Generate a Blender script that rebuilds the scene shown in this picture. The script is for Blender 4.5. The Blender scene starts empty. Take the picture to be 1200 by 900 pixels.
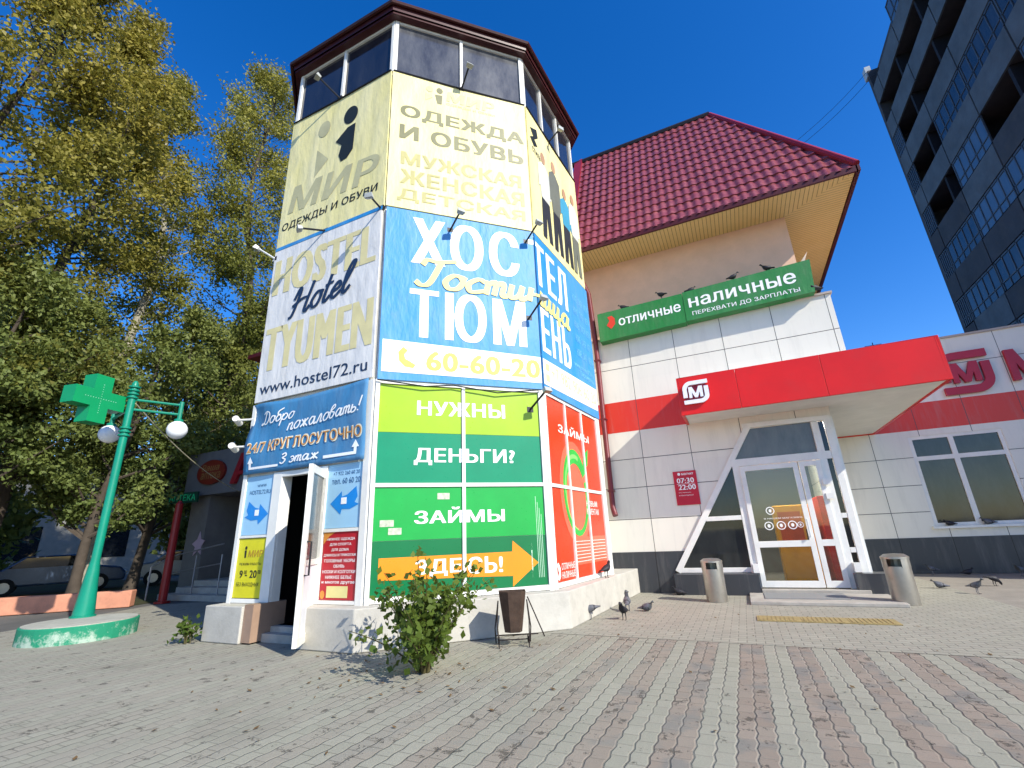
import bpy, bmesh, math, random
import numpy as np
from math import sin, cos, pi, radians as R_
random.seed(7); RNG = np.random.default_rng(7)
SC = bpy.context.scene; COL = SC.collection

# ------------------------------------------------------------------ camera
def make_camera():
    pitch, roll, yaw = R_(18.294), R_(-2.4205), R_(114.845)
    v = np.array([cos(yaw)*cos(pitch), sin(yaw)*cos(pitch), sin(pitch)])
    r = np.array([sin(yaw), -cos(yaw), 0.0]); u = np.cross(r, v)
    c, s = cos(roll), sin(roll)
    r, u = c*r + s*u, -s*r + c*u
    cd = bpy.data.cameras.new('camera'); co = bpy.data.objects.new('camera', cd); COL.objects.link(co)
    from mathutils import Matrix
    co.matrix_world = Matrix(((r[0], u[0], -v[0], 0), (r[1], u[1], -v[1], 0), (r[2], u[2], -v[2], 1.4), (0, 0, 0, 1)))
    cd.sensor_width = 36; cd.lens = 541.02/1200*36; cd.clip_end = 2000; cd.clip_start = .05
    SC.camera = co
make_camera()

# ------------------------------------------------------------------ sky, sun, exposure
SUN_EL, SUN_AZ = 35.0, (0.931, -0.365)
W = bpy.data.worlds.new('World'); SC.world = W; W.use_nodes = True
nt = W.node_tree; nt.nodes.clear()
sky = nt.nodes.new('ShaderNodeTexSky'); sky.sky_type = 'NISHITA'; sky.sun_disc = False
sky.sun_elevation = R_(SUN_EL); sky.sun_rotation = math.atan2(SUN_AZ[0], SUN_AZ[1])
sky.altitude = 300; sky.air_density = 1.0; sky.dust_density = 0.5; sky.ozone_density = 3.5
bg = nt.nodes.new('ShaderNodeBackground'); bg.inputs['Strength'].default_value = 0.14
wo = nt.nodes.new('ShaderNodeOutputWorld')
hs = nt.nodes.new('ShaderNodeHueSaturation'); hs.inputs['Saturation'].default_value = 1.36; hs.inputs['Hue'].default_value = .512; nt.links.new(sky.outputs[0], hs.inputs['Color']); nt.links.new(hs.outputs[0], bg.inputs[0]); nt.links.new(bg.outputs[0], wo.inputs[0])
sl = bpy.data.lights.new('sun', 'SUN'); sl.energy = 3.7; sl.angle = R_(0.5); sl.color = (1, .955, .85)
so = bpy.data.objects.new('sun', sl); COL.objects.link(so)
from mathutils import Vector
so.rotation_euler = Vector((SUN_AZ[0]*cos(R_(SUN_EL)), SUN_AZ[1]*cos(R_(SUN_EL)), sin(R_(SUN_EL)))).to_track_quat('Z', 'Y').to_euler()
so.location = (20, -10, 30)
SC.view_settings.view_transform = 'Standard'; SC.view_settings.look = 'None'
SC.view_settings.gamma = 1; SC.view_settings.use_curve_mapping = False
SC.view_settings.exposure = 0.80

# ------------------------------------------------------------------ materials
def lin(h):
    if not isinstance(h, str): return tuple(h)
    o = []
    for i in (0, 2, 4):
        c = int(h[i:i+2], 16)/255; o.append(c/12.92 if c < .04045 else ((c+.055)/1.055)**2.4)
    return tuple(o)
class NT:
    def __init__(s, name):
        s.m = bpy.data.materials.new(name); s.m.use_nodes = True; s.t = s.m.node_tree; s.t.nodes.clear()
        s.out = s.n('ShaderNodeOutputMaterial')
    def n(s, ty, **kw):
        x = s.t.nodes.new(ty)
        for k, v in kw.items(): setattr(x, k, v)
        return x
    def l(s, a, b): s.t.links.new(a, b)
    def val(s, sock, v):
        if hasattr(v, 'links'): s.l(v, sock)
        else: sock.default_value = v
    def math(s, op, a, b=0.0, c=0.0):
        x = s.n('ShaderNodeMath', operation=op); s.val(x.inputs[0], a); s.val(x.inputs[1], b); s.val(x.inputs[2], c); return x.outputs[0]
    def mix(s, f, a, b, ty='MIX'):
        x = s.n('ShaderNodeMix', data_type='RGBA', blend_type=ty); s.val(x.inputs[0], f)
        for i, q in ((6, a), (7, b)):
            if hasattr(q, 'links'): s.l(q, x.inputs[i])
            else: x.inputs[i].default_value = (*q[:3], 1)
        return x.outputs[2]
    def noise(s, co, scale, detail=4, rough=.6):
        x = s.n('ShaderNodeTexNoise'); s.l(co, x.inputs['Vector']); x.inputs['Scale'].default_value = scale
        x.inputs['Detail'].default_value = detail; x.inputs['Roughness'].default_value = rough; return x.outputs['Fac']
    def ramp(s, f, a, b):
        x = s.n('ShaderNodeMapRange'); s.val(x.inputs[0], f); x.inputs[1].default_value = a; x.inputs[2].default_value = b; return x.outputs[0]
    def pos(s): return s.n('ShaderNodeNewGeometry').outputs['Position']
    def xyz(s, co):
        x = s.n('ShaderNodeSeparateXYZ'); s.l(co, x.inputs[0]); return x.outputs
    def bump(s, h, st, dist=.02):
        x = s.n('ShaderNodeBump'); x.inputs['Strength'].default_value = st; x.inputs['Distance'].default_value = dist; s.l(h, x.inputs['Height']); return x.outputs[0]
    def pbr(s, col, rough=.6, metal=0., normal=None, spec=.5, **kw):
        p = s.n('ShaderNodeBsdfPrincipled')
        if hasattr(col, 'links'): s.l(col, p.inputs['Base Color'])
        else: p.inputs['Base Color'].default_value = (*col[:3], 1)
        s.val(p.inputs['Roughness'], rough); s.val(p.inputs['Metallic'], metal); p.inputs['Specular IOR Level'].default_value = spec
        if normal is not None: s.l(normal, p.inputs['Normal'])
        for k, v in kw.items(): s.val(p.inputs[k], v)
        s.l(p.outputs[0], s.out.inputs[0]); return p
_mc = {}
def M(name, col, rough=.6, metal=0., var=.12, vs=2.5, bump=0., bs=30, dirt=0., dirtcol=(.12, .1, .08), spec=.4):
    if name in _mc: return _mc[name]
    n = NT(name); co = n.n('ShaderNodeTexCoord').outputs['Object']; c = lin(col)
    f = n.noise(co, vs); f2 = n.noise(co, vs*9, 6)
    cc = n.mix(n.ramp(f, .3, .7), tuple(x*(1-var) for x in c), tuple(min(1, x*(1+var)) for x in c))
    cc = n.mix(n.math('MULTIPLY', n.ramp(f2, .35, .8), var*.8), cc, tuple(x*.55 for x in c))
    if dirt: cc = n.mix(n.math('MULTIPLY', n.ramp(n.noise(co, vs*1.7, 8, .7), .5, .75), dirt), cc, dirtcol)
    nb = n.bump(n.noise(co, bs, 5), bump, .01) if bump else None
    n.pbr(cc, n.math('ADD', rough-.08, n.math('MULTIPLY', f2, .16)), metal, nb, spec)
    _mc[name] = n.m; return n.m
def fabric(name, col, fade=.1):
    if name in _mc: return _mc[name]
    n = NT(name); co = n.n('ShaderNodeTexCoord').outputs['Object']; c = lin(col)
    st = n.n('ShaderNodeMapping'); st.inputs['Scale'].default_value = (1, 1, .35); n.l(co, st.inputs[0])
    f = n.noise(st.outputs[0], 1.3, 5); cc = n.mix(n.ramp(f, .3, .75), c, tuple(x+(.8-x)*fade for x in c))
    cc = n.mix(n.math('MULTIPLY', n.ramp(n.noise(st.outputs[0], 4, 8, .75), .5, .8), .30), cc, (.25, .22, .17))
    n.pbr(cc, .5, 0, n.bump(n.noise(st.outputs[0], 2.6, 4, .55), .6, .06), .35); _mc[name] = n.m; return n.m
def glass_dark(name, col=(.012, .015, .02), rough=.04, dust=0., spec=.6):
    if name in _mc: return _mc[name]
    n = NT(name); co = n.n('ShaderNodeTexCoord').outputs['Object']
    st = n.n('ShaderNodeMapping'); st.inputs['Scale'].default_value = (1.5, 1.5, .5); n.l(co, st.inputs[0])
    f = n.ramp(n.noise(st.outputs[0], 1.6, 6, .7), .3, .8)
    cc = n.mix(n.math('MULTIPLY', f, dust), col, (.42, .42, .40))
    n.pbr(cc, n.math('ADD', rough, n.math('MULTIPLY', f, dust*.5)), 0, n.bump(n.noise(co, .8, 2), .05, .05), spec); _mc[name] = n.m; return n.m
def glass_clear(name):
    n = NT(name); g = n.n('ShaderNodeBsdfGlossy'); g.inputs['Roughness'].default_value = .02
    t = n.n('ShaderNodeBsdfTransparent'); t.inputs[0].default_value = (.72, .76, .75, 1)
    fr = n.n('ShaderNodeFresnel'); fr.inputs[0].default_value = 1.5; mx = n.n('ShaderNodeMixShader')
    n.l(n.math('ADD', fr.outputs[0], .03), mx.inputs[0]); n.l(t.outputs[0], mx.inputs[1]); n.l(g.outputs[0], mx.inputs[2]); n.l(mx.outputs[0], n.out.inputs[0]); return n.m
WHITE = M('white_plastic', 'E6E4DC', .35, var=.05, dirt=.25, dirtcol=(.45, .42, .38))
CONC = M('concrete_white', 'B7B3A9', .85, var=.1, bump=.3, bs=25, dirt=.5, dirtcol=(.3, .28, .24))
STEPC = M('step_concrete', 'A9A398', .9, var=.15, bump=.3, dirt=.4, dirtcol=(.2, .18, .15))
MAROON = M('maroon_metal', '43191A', .4, var=.15, dirt=.15)
BLACKI = M('dark_interior', '15140F', .8)
DARKM = M('dark_metal', '26262A', .5, metal=.3)
STEEL = M('brushed_steel', 'B4AFA6', .38, metal=.85, var=.1, dirt=.25)
BRTILE = M('brown_tile', '9A7F6B', .6, var=.15)

# ------------------------------------------------------------------ mesh helpers
class MB:
    def __init__(s): s.v = []; s.f = []; s.segs = []
    def add(s, vs, fs):
        o = len(s.v); s.v += [tuple(float(c) for c in p) for p in vs]; s.f += [tuple(i+o for i in f) for f in fs]; return s
    def hexa(s, p):  # 8 points: bottom 4 ccw, top 4 ccw
        return s.add(p, [(3, 2, 1, 0), (4, 5, 6, 7), (0, 1, 5, 4), (1, 2, 6, 5), (2, 3, 7, 6), (3, 0, 4, 7)])
    def box(s, x0, x1, y0, y1, z0, z1):
        return s.hexa([(x0, y0, z0), (x1, y0, z0), (x1, y1, z0), (x0, y1, z0), (x0, y0, z1), (x1, y0, z1), (x1, y1, z1), (x0, y1, z1)])
    def prism(s, pts, z0, z1):
        n = len(pts)
        return s.add([(x, y, z0) for x, y in pts]+[(x, y, z1) for x, y in pts], [tuple(range(n-1, -1, -1)), tuple(range(n, 2*n))]+[(i, (i+1) % n, n+(i+1) % n, n+i) for i in range(n)])
    def extr(s, pts, d):  # 3d polygon extruded by vector d
        n = len(pts); pts = [np.array(p, float) for p in pts]; d = np.array(d, float)
        return s.add(pts+[p+d for p in pts], [tuple(range(n-1, -1, -1)), tuple(range(n, 2*n))]+[(i, (i+1) % n, n+(i+1) % n, n+i) for i in range(n)])
    def tube(s, pts, r, seg=8, caps=True):
        pts = [np.array(p, float) for p in pts]; n = len(pts); rr = r if hasattr(r, '__len__') else [r]*n
        vs = []; up = None
        for i, p in enumerate(pts):
            t = pts[min(i+1, n-1)]-pts[max(i-1, 0)]; t /= np.linalg.norm(t)+1e-9
            if up is None: up = np.array([0, 0, 1.]) if abs(t[2]) < .9 else np.array([1., 0, 0])
            a = np.cross(t, up); a /= np.linalg.norm(a)+1e-9; b = np.cross(a, t); up = b
            vs += [p+rr[i]*(cos(2*pi*k/seg)*a+sin(2*pi*k/seg)*b) for k in range(seg)]
        fs = [(i*seg+k, i*seg+(k+1) % seg, (i+1)*seg+(k+1) % seg, (i+1)*seg+k) for i in range(n-1) for k in range(seg)]
        if caps: fs += [tuple(range(seg-1, -1, -1)), tuple(range((n-1)*seg, n*seg))]
        return s.add(vs, fs)
    def lathe(s, prof, c=(0, 0, 0), seg=24):
        vs = [(c[0]+r*cos(2*pi*k/seg), c[1]+r*sin(2*pi*k/seg), c[2]+z) for r, z in prof for k in range(seg)]; n = len(prof)
        fs = [(i*seg+k, i*seg+(k+1) % seg, (i+1)*seg+(k+1) % seg, (i+1)*seg+k) for i in range(n-1) for k in range(seg)]
        fs += [tuple(range(seg-1, -1, -1)), tuple(range((n-1)*seg, n*seg))]
        return s.add(vs, fs)
    def sphere(s, c, r, seg=20, rings=12):
        rr = r if hasattr(r, '__len__') else (r, r, r); vs = []
        for i in range(rings+1):
            t = pi*i/rings
            for k in range(seg): vs.append((c[0]+rr[0]*sin(t)*cos(2*pi*k/seg), c[1]+rr[1]*sin(t)*sin(2*pi*k/seg), c[2]-rr[2]*cos(t)))
        return s.add(vs, [(i*seg+k, i*seg+(k+1) % seg, (i+1)*seg+(k+1) % seg, (i+1)*seg+k) for i in range(rings) for k in range(seg)])
    def build(s, name, mat, parent=None, smooth=False, bevel=0., loc=None):
        """verts are in world space; a part's are taken relative to its thing's base; each line of lettering becomes a part"""
        cut = [(0, 0)]+[q for q in s.segs if q != (0, 0)]+[(len(s.v), len(s.f))]
        if s.segs and len(cut) > 2:
            for (v0, f0), (v1, f1) in zip(cut, cut[1:]):
                m = MB(); m.v = s.v[v0:v1]; m.f = [tuple(i-v0 for i in q) for q in s.f[f0:f1]]; o = m.build(name, mat, parent, smooth, bevel, loc)
            return o
        root = parent
        while root is not None and root.parent is not None: root = root.parent
        if parent is None: L = np.array(loc if loc is not None else base_of(s.v))
        else: L = np.array(root.location)
        me = bpy.data.meshes.new(name); me.from_pydata([tuple(np.array(p)-L) for p in s.v], [], s.f); me.update()
        bm = bmesh.new(); bm.from_mesh(me)
        bmesh.ops.remove_doubles(bm, verts=bm.verts, dist=1e-5)
        bmesh.ops.recalc_face_normals(bm, faces=bm.faces); bm.to_mesh(me); bm.free()
        o = bpy.data.objects.new(name, me); COL.objects.link(o); me.materials.append(mat)
        if parent is None: o.location = L
        else: o.parent = parent
        if smooth:
            for p in me.polygons: p.use_smooth = True
            me.set_sharp_from_angle(angle=R_(45))
        if bevel:
            b = o.modifiers.new('bevel', 'BEVEL'); b.width = bevel; b.segments = 2; b.limit_method = 'ANGLE'
        return o
def base_of(v):
    a = np.array(v); return np.array([(a[:, 0].min()+a[:, 0].max())/2, (a[:, 1].min()+a[:, 1].max())/2, a[:, 2].min()])
def tag(o, label, cat, group=None):
    o['label'] = label; o['category'] = cat
    if group: o['group'] = group
    return o
def struct(o): o['kind'] = 'structure'; return o
def thing(name, label, cat, loc, group=None):
    o = bpy.data.objects.new(name, None); COL.objects.link(o); o.location = loc; o.empty_display_size = .2
    return tag(o, label, cat, group)
def copy_tree(o, parent=None):
    c = o.copy(); COL.objects.link(c); c.parent = parent
    for ch in list(o.children): copy_tree(ch, c)
    return c

# frames: a vertical facet with (s along, z up, o outward)
class Fr:
    def __init__(s, ox, oy, deg): s.o = np.array([ox, oy]); a = R_(deg); s.u = np.array([cos(a), sin(a)]); s.n = np.array([sin(a), -cos(a)])
    def P(s, q, z, o=0.): p = s.o+s.u*q+s.n*o; return (p[0], p[1], z)
    def box(s, mb, s0, s1, z0, z1, o0, o1):
        return mb.hexa([s.P(s0, z0, o1), s.P(s1, z0, o1), s.P(s1, z0, o0), s.P(s0, z0, o0), s.P(s0, z1, o1), s.P(s1, z1, o1), s.P(s1, z1, o0), s.P(s0, z1, o0)])
    def poly(s, mb, pts, o0, o1):
        d = np.array(s.P(0, 0, o1))-np.array(s.P(0, 0, o0)); return mb.extr([s.P(a, b, o0) for a, b in pts], d)
    def flat(s, mb, pts, o): return mb.add([s.P(a, b, o) for a, b in pts], [tuple(range(len(pts)))])
_tc = {}
def wind(P, L):
    """winding number of closed loop L (n,2) round each point of P (m,2)"""
    a = L[None]-P[:, None]; b = np.roll(L, -1, 0)[None]-P[:, None]; cr = a[..., 0]*b[..., 1]-a[..., 1]*b[..., 0]
    up = (a[..., 1] <= 0) & (b[..., 1] > 0) & (cr > 0); dn = (a[..., 1] > 0) & (b[..., 1] <= 0) & (cr < 0)
    return up.sum(1)-dn.sum(1)
def fill_loops(loops, shifts):
    """triangulate the union of the shifted copies of one glyph's outlines"""
    from mathutils.geometry import delaunay_2d_cdt
    V = []; Ed = []
    for sx, sy in shifts:
        for L in loops:
            n0 = len(V); n = len(L); V += [Vector((float(x+sx), float(y+sy))) for x, y in L]; Ed += [(n0+i, n0+(i+1) % n) for i in range(n)]
    co, _, fa, _, _, _ = delaunay_2d_cdt(V, Ed, [], 0, 1e-6)
    co = np.array([(p.x, p.y) for p in co]); fa = np.array([tuple(q) for q in fa]); ce = co[fa].mean(1); ins = np.zeros(len(fa), bool)
    for sx, sy in shifts: ins |= sum(wind(ce-np.array([sx, sy]), L) for L in loops) != 0
    return co, fa[ins]
def text_geo(txt, bold=0., shear=0., spacing=1.):
    k = (txt, bold, shear, spacing)
    if k in _tc: return _tc[k]
    c = bpy.data.curves.new('lettering', 'FONT'); c.body = txt; c.shear = shear; c.space_character = spacing*(1+bold*1.2); c.resolution_u = 3; c.align_x = 'CENTER'; c.fill_mode = 'NONE'
    ob = bpy.data.objects.new('lettering', c); COL.objects.link(ob); dg = bpy.context.evaluated_depsgraph_get()
    me = bpy.data.meshes.new_from_object(ob.evaluated_get(dg)); v = np.array([tuple(x.co)[:2] for x in me.vertices]); ed = [tuple(e.vertices) for e in me.edges]
    bpy.data.objects.remove(ob); bpy.data.curves.remove(c); bpy.data.meshes.remove(me)
    cut = [0]; linked = {(min(a, b), max(a, b)) for a, b in ed}
    for q in range(1, len(v)):
        if (q-1, q) not in linked: cut.append(q)
    cut.append(len(v)); loops = [v[a:b] for a, b in zip(cut, cut[1:]) if b-a > 2]
    groups = []
    for L in sorted(loops, key=lambda L: L[:, 0].min()):
        if groups and L[:, 0].min() < groups[-1][1]: groups[-1][0].append(L); groups[-1][1] = max(groups[-1][1], L[:, 0].max())
        else: groups.append([[L], L[:, 0].max()])
    b = bold*.62; sh = [(0, 0)]
    if bold > .004: sh += [(b, b*.3), (-b, b*.3), (b, -b*.3), (-b, -b*.3)] if bold <= .08 else [(b, 0), (-b, 0), (b*.5, 0), (-b*.5, 0)]
    V = np.zeros((0, 2)); F = []
    for g, _ in groups:
        co, fa = fill_loops(g, sh); F += [tuple(int(q)+len(V) for q in f) for f in fa]; V = np.vstack([V, co])
    used = sorted({q for f in F for q in f}); V = V-V[used].min(0); V = V/V[used].max(0)
    _tc[k] = (np.c_[V, np.zeros(len(V))], F); return _tc[k]
def text(mb, fr, txt, s0, s1, z0, z1, o, bold=.02, shear=0., z0r=None, z1r=None, spacing=1., thick=0.):
    """lettering stretched to s0..s1, z0..z1 (z0r,z1r: at the right end)"""
    mb.segs.append((len(mb.v), len(mb.f)))
    v, f = text_geo(txt, bold, shear, spacing)
    if hasattr(fr, 'split'):   # cut the triangles where the sheet bends round the corner
        xc = (fr.split-s0)/(s1-s0); v = [tuple(p) for p in v]; nf = []
        for q in f:
            for keep in (-1, 1):
                out = []
                for i in range(3):
                    a, b = v[q[i]], v[q[(i+1) % 3]]; da, db = (a[0]-xc)*keep, (b[0]-xc)*keep
                    if da >= 0: out.append(a)
                    if da*db < 0: t = da/(da-db); out.append((xc, a[1]+(b[1]-a[1])*t, 0.))
                if len(out) > 2:
                    e = 1e-6*keep; n0 = len(v); v += [(p[0]+(e if abs(p[0]-xc) < 1e-9 else 0), p[1], 0.) for p in out]; nf.append(tuple(range(n0, n0+len(out))))
        f = nf; v = np.array(v)
    z0r = z0 if z0r is None else z0r; z1r = z1 if z1r is None else z1r
    P = []
    for x, y, dz in v:
        a = z0+(z0r-z0)*x; b = z1+(z1r-z1)*x; P.append(fr.P(s0+(s1-s0)*x, a+(b-a)*y, o+dz))
    if thick:
        n = len(P); P2 = [tuple(np.array(p)+np.append(fr.n, 0)*thick) for p in P]; fs = list(f)+[tuple(i+n for i in reversed(q)) for q in f]
        from collections import Counter
        ed = Counter()
        for q in f:
            for i in range(len(q)): ed[(q[i], q[(i+1) % len(q)])] += 1
        for (a, b) in list(ed):
            if (b, a) not in ed: fs.append((a, b, b+n, a+n))
        mb.add(P+P2, fs)
    else: mb.add(P, f)
    return mb
CUR = {
 'о': (.95, [[(.8, .9), (.4, 1), (.1, .5), (.3, .03), (.65, .1), (.82, .6), (.7, .95), (.95, .8)]]),
 'с': (.85, [[(.8, .85), (.5, 1), (.12, .55), (.3, .03), (.85, .2)]]),
 'т': (1.05, [[(.1, 1), (.1, 0)], [(.1, .7), (.32, 1), (.45, .8), (.45, 0)], [(.45, .7), (.67, 1), (.8, .8), (.8, .15), (.92, 0), (1.05, .15)]]),
 'и': (.9, [[(.1, 1), (.1, .25), (.25, 0), (.5, .3), (.58, 1)], [(.58, 1), (.58, .2), (.7, 0), (.9, .25)]]),
 'н': (.9, [[(.1, 1), (.1, 0)], [(.1, .5), (.6, .55)], [(.6, 1), (.6, .15), (.75, 0), (.9, .15)]]),
 'ц': (.95, [[(.1, 1), (.1, .25), (.25, 0), (.5, .3), (.58, 1)], [(.58, 1), (.58, .1), (.7, -.05), (.8, -.5)], [(.62, .05), (.95, .2)]]),
 'а': (1.05, [[(.75, .85), (.4, 1), (.1, .5), (.3, .03), (.6, .2), (.75, .8)], [(.78, 1), (.76, .15), (.9, 0), (1.05, .2)]]),
 'Г': (1.0, [[(.0, 1.45), (.15, 1.85), (.6, 1.8), (1.35, 2.05)], [(.75, 1.85), (.5, .3), (.2, 0), (-.1, .25)]]),
 'Д': (1.3, [[(.6, 2.0), (.45, .5), (.1, .0), (.0, .2), (.35, .2), (.8, 0), (1.15, .6), (1.1, 1.5), (.6, 1.9), (.1, 1.6)]]),
 'б': (.95, [[(.75, .85), (.45, 1), (.12, .5), (.35, .03), (.75, .3), (.7, .8), (.3, 1.0), (.3, 1.5), (.9, 1.9)]]),
 'р': (.95, [[(.1, 1), (.05, 0), (0, -.8)], [(.1, .6), (.4, 1), (.78, .6), (.5, .05), (.1, .2)]]),
 'п': (.9, [[(.1, 1), (.1, 0)], [(.1, .7), (.4, 1), (.6, .8), (.6, .15), (.75, 0), (.9, .15)]]),
 'ж': (1.1, [[(.1, 1), (.45, .5), (.1, 0)], [(.52, 1), (.52, 0)], [(.95, 1), (.58, .5), (1, .0)]]),
 'л': (.9, [[(0, .05), (.15, .1), (.45, 1), (.62, .9), (.62, .15), (.75, 0), (.9, .15)]]),
 'в': (.9, [[(.1, .15), (.12, 1.3), (.45, 1.75), (.58, 1.4), (.18, .95), (.7, .65), (.5, .05), (.1, .15)]]),
 'ь': (.8, [[(.1, 1), (.1, .1), (.45, 0), (.65, .35), (.4, .6), (.1, .45)]]),
 'э': (.8, [[(.1, .85), (.4, 1), (.7, .5), (.4, 0), (.05, .15)], [(.3, .5), (.68, .5)]]),
 '3': (.8, [[(.1, 1.5), (.5, 1.75), (.65, 1.3), (.25, .95), (.7, .6), (.4, 0), (.0, .2)]]),
 '!': (.5, [[(.25, 1.9), (.2, .6)], [(.18, .15), (.18, 0)]]),
 'H': (1.3, [[(-.1, 1.2), (.1, 1.9), (.25, 1.6), (.1, .2), (-.15, 0)], [(1.1, 2.0), (.95, .3), (1.1, 0), (1.3, .3)], [(-.1, .75), (.5, 1.05), (1.1, 1.0)]]),
 't': (.55, [[(.25, 1.8), (.15, .3), (.3, 0), (.55, .3)], [(0, 1.15), (.55, 1.2)]]),
 'e': (.75, [[(.1, .4), (.6, .65), (.4, 1), (.1, .5), (.3, 0), (.75, .3)]]),
 'l': (.55, [[(.05, .3), (.5, 1.7), (.35, 2), (.15, 1.4), (.15, .3), (.3, 0), (.6, .35)]]),
 'o': (.85, [[(.7, .9), (.35, 1), (.1, .5), (.3, .03), (.6, .1), (.72, .6), (.6, .95), (.85, .85)]]),
 ' ': (.5, [])}
def cursive(mb, mapP, txt, s0, s1, zb, xh, w, o, shear=.3, tilt=0.):
    adv = sum(CUR[c][0] for c in txt); k = (s1-s0)/adv; x = 0.; lay = 0; AV = []; AF = []
    for c in txt:
        for st in CUR[c][1]:
            p = np.array([(x+a, b) for a, b in st]); n = len(p); pts = []
            q = np.vstack([2*p[0]-p[1], p, 2*p[-1]-p[-2]])
            for i in range(n-1):
                for t in np.linspace(0, 1, 6, endpoint=False):
                    a, b, cc, d = q[i:i+4]; pts.append(.5*((2*b)+(-a+cc)*t+(2*a-5*b+4*cc-d)*t*t+(-a+3*b-3*cc+d)*t**3))
            pts.append(p[-1]); pts = np.array(pts)
            pts = np.c_[s0+k*pts[:, 0]+shear*xh*pts[:, 1], zb+xh*pts[:, 1]]
            pts[:, 1] += tilt*(pts[:, 0]-s0)
            vs = []; m = len(pts)
            for i in range(m):
                t = pts[min(i+1, m-1)]-pts[max(i-1, 0)]; t = t/(np.linalg.norm(t)+1e-9); nn = np.array([-t[1], t[0]])
                ww = w*(.55+.45*abs(nn[0]))
                for sg in (1, -1): vs.append(mapP(*(pts[i]+sg*nn*ww/2), o+(lay % 4)*.0013+i*.00004))
            AF += [tuple(q+len(AV) for q in (2*i, 2*i+1, 2*i+3, 2*i+2)) for i in range(m-1)]; AV += vs; lay += 1
        x += CUR[c][0]
    mb.segs.append((len(mb.v), len(mb.f))); mb.add(AV, AF); return mb

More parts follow.
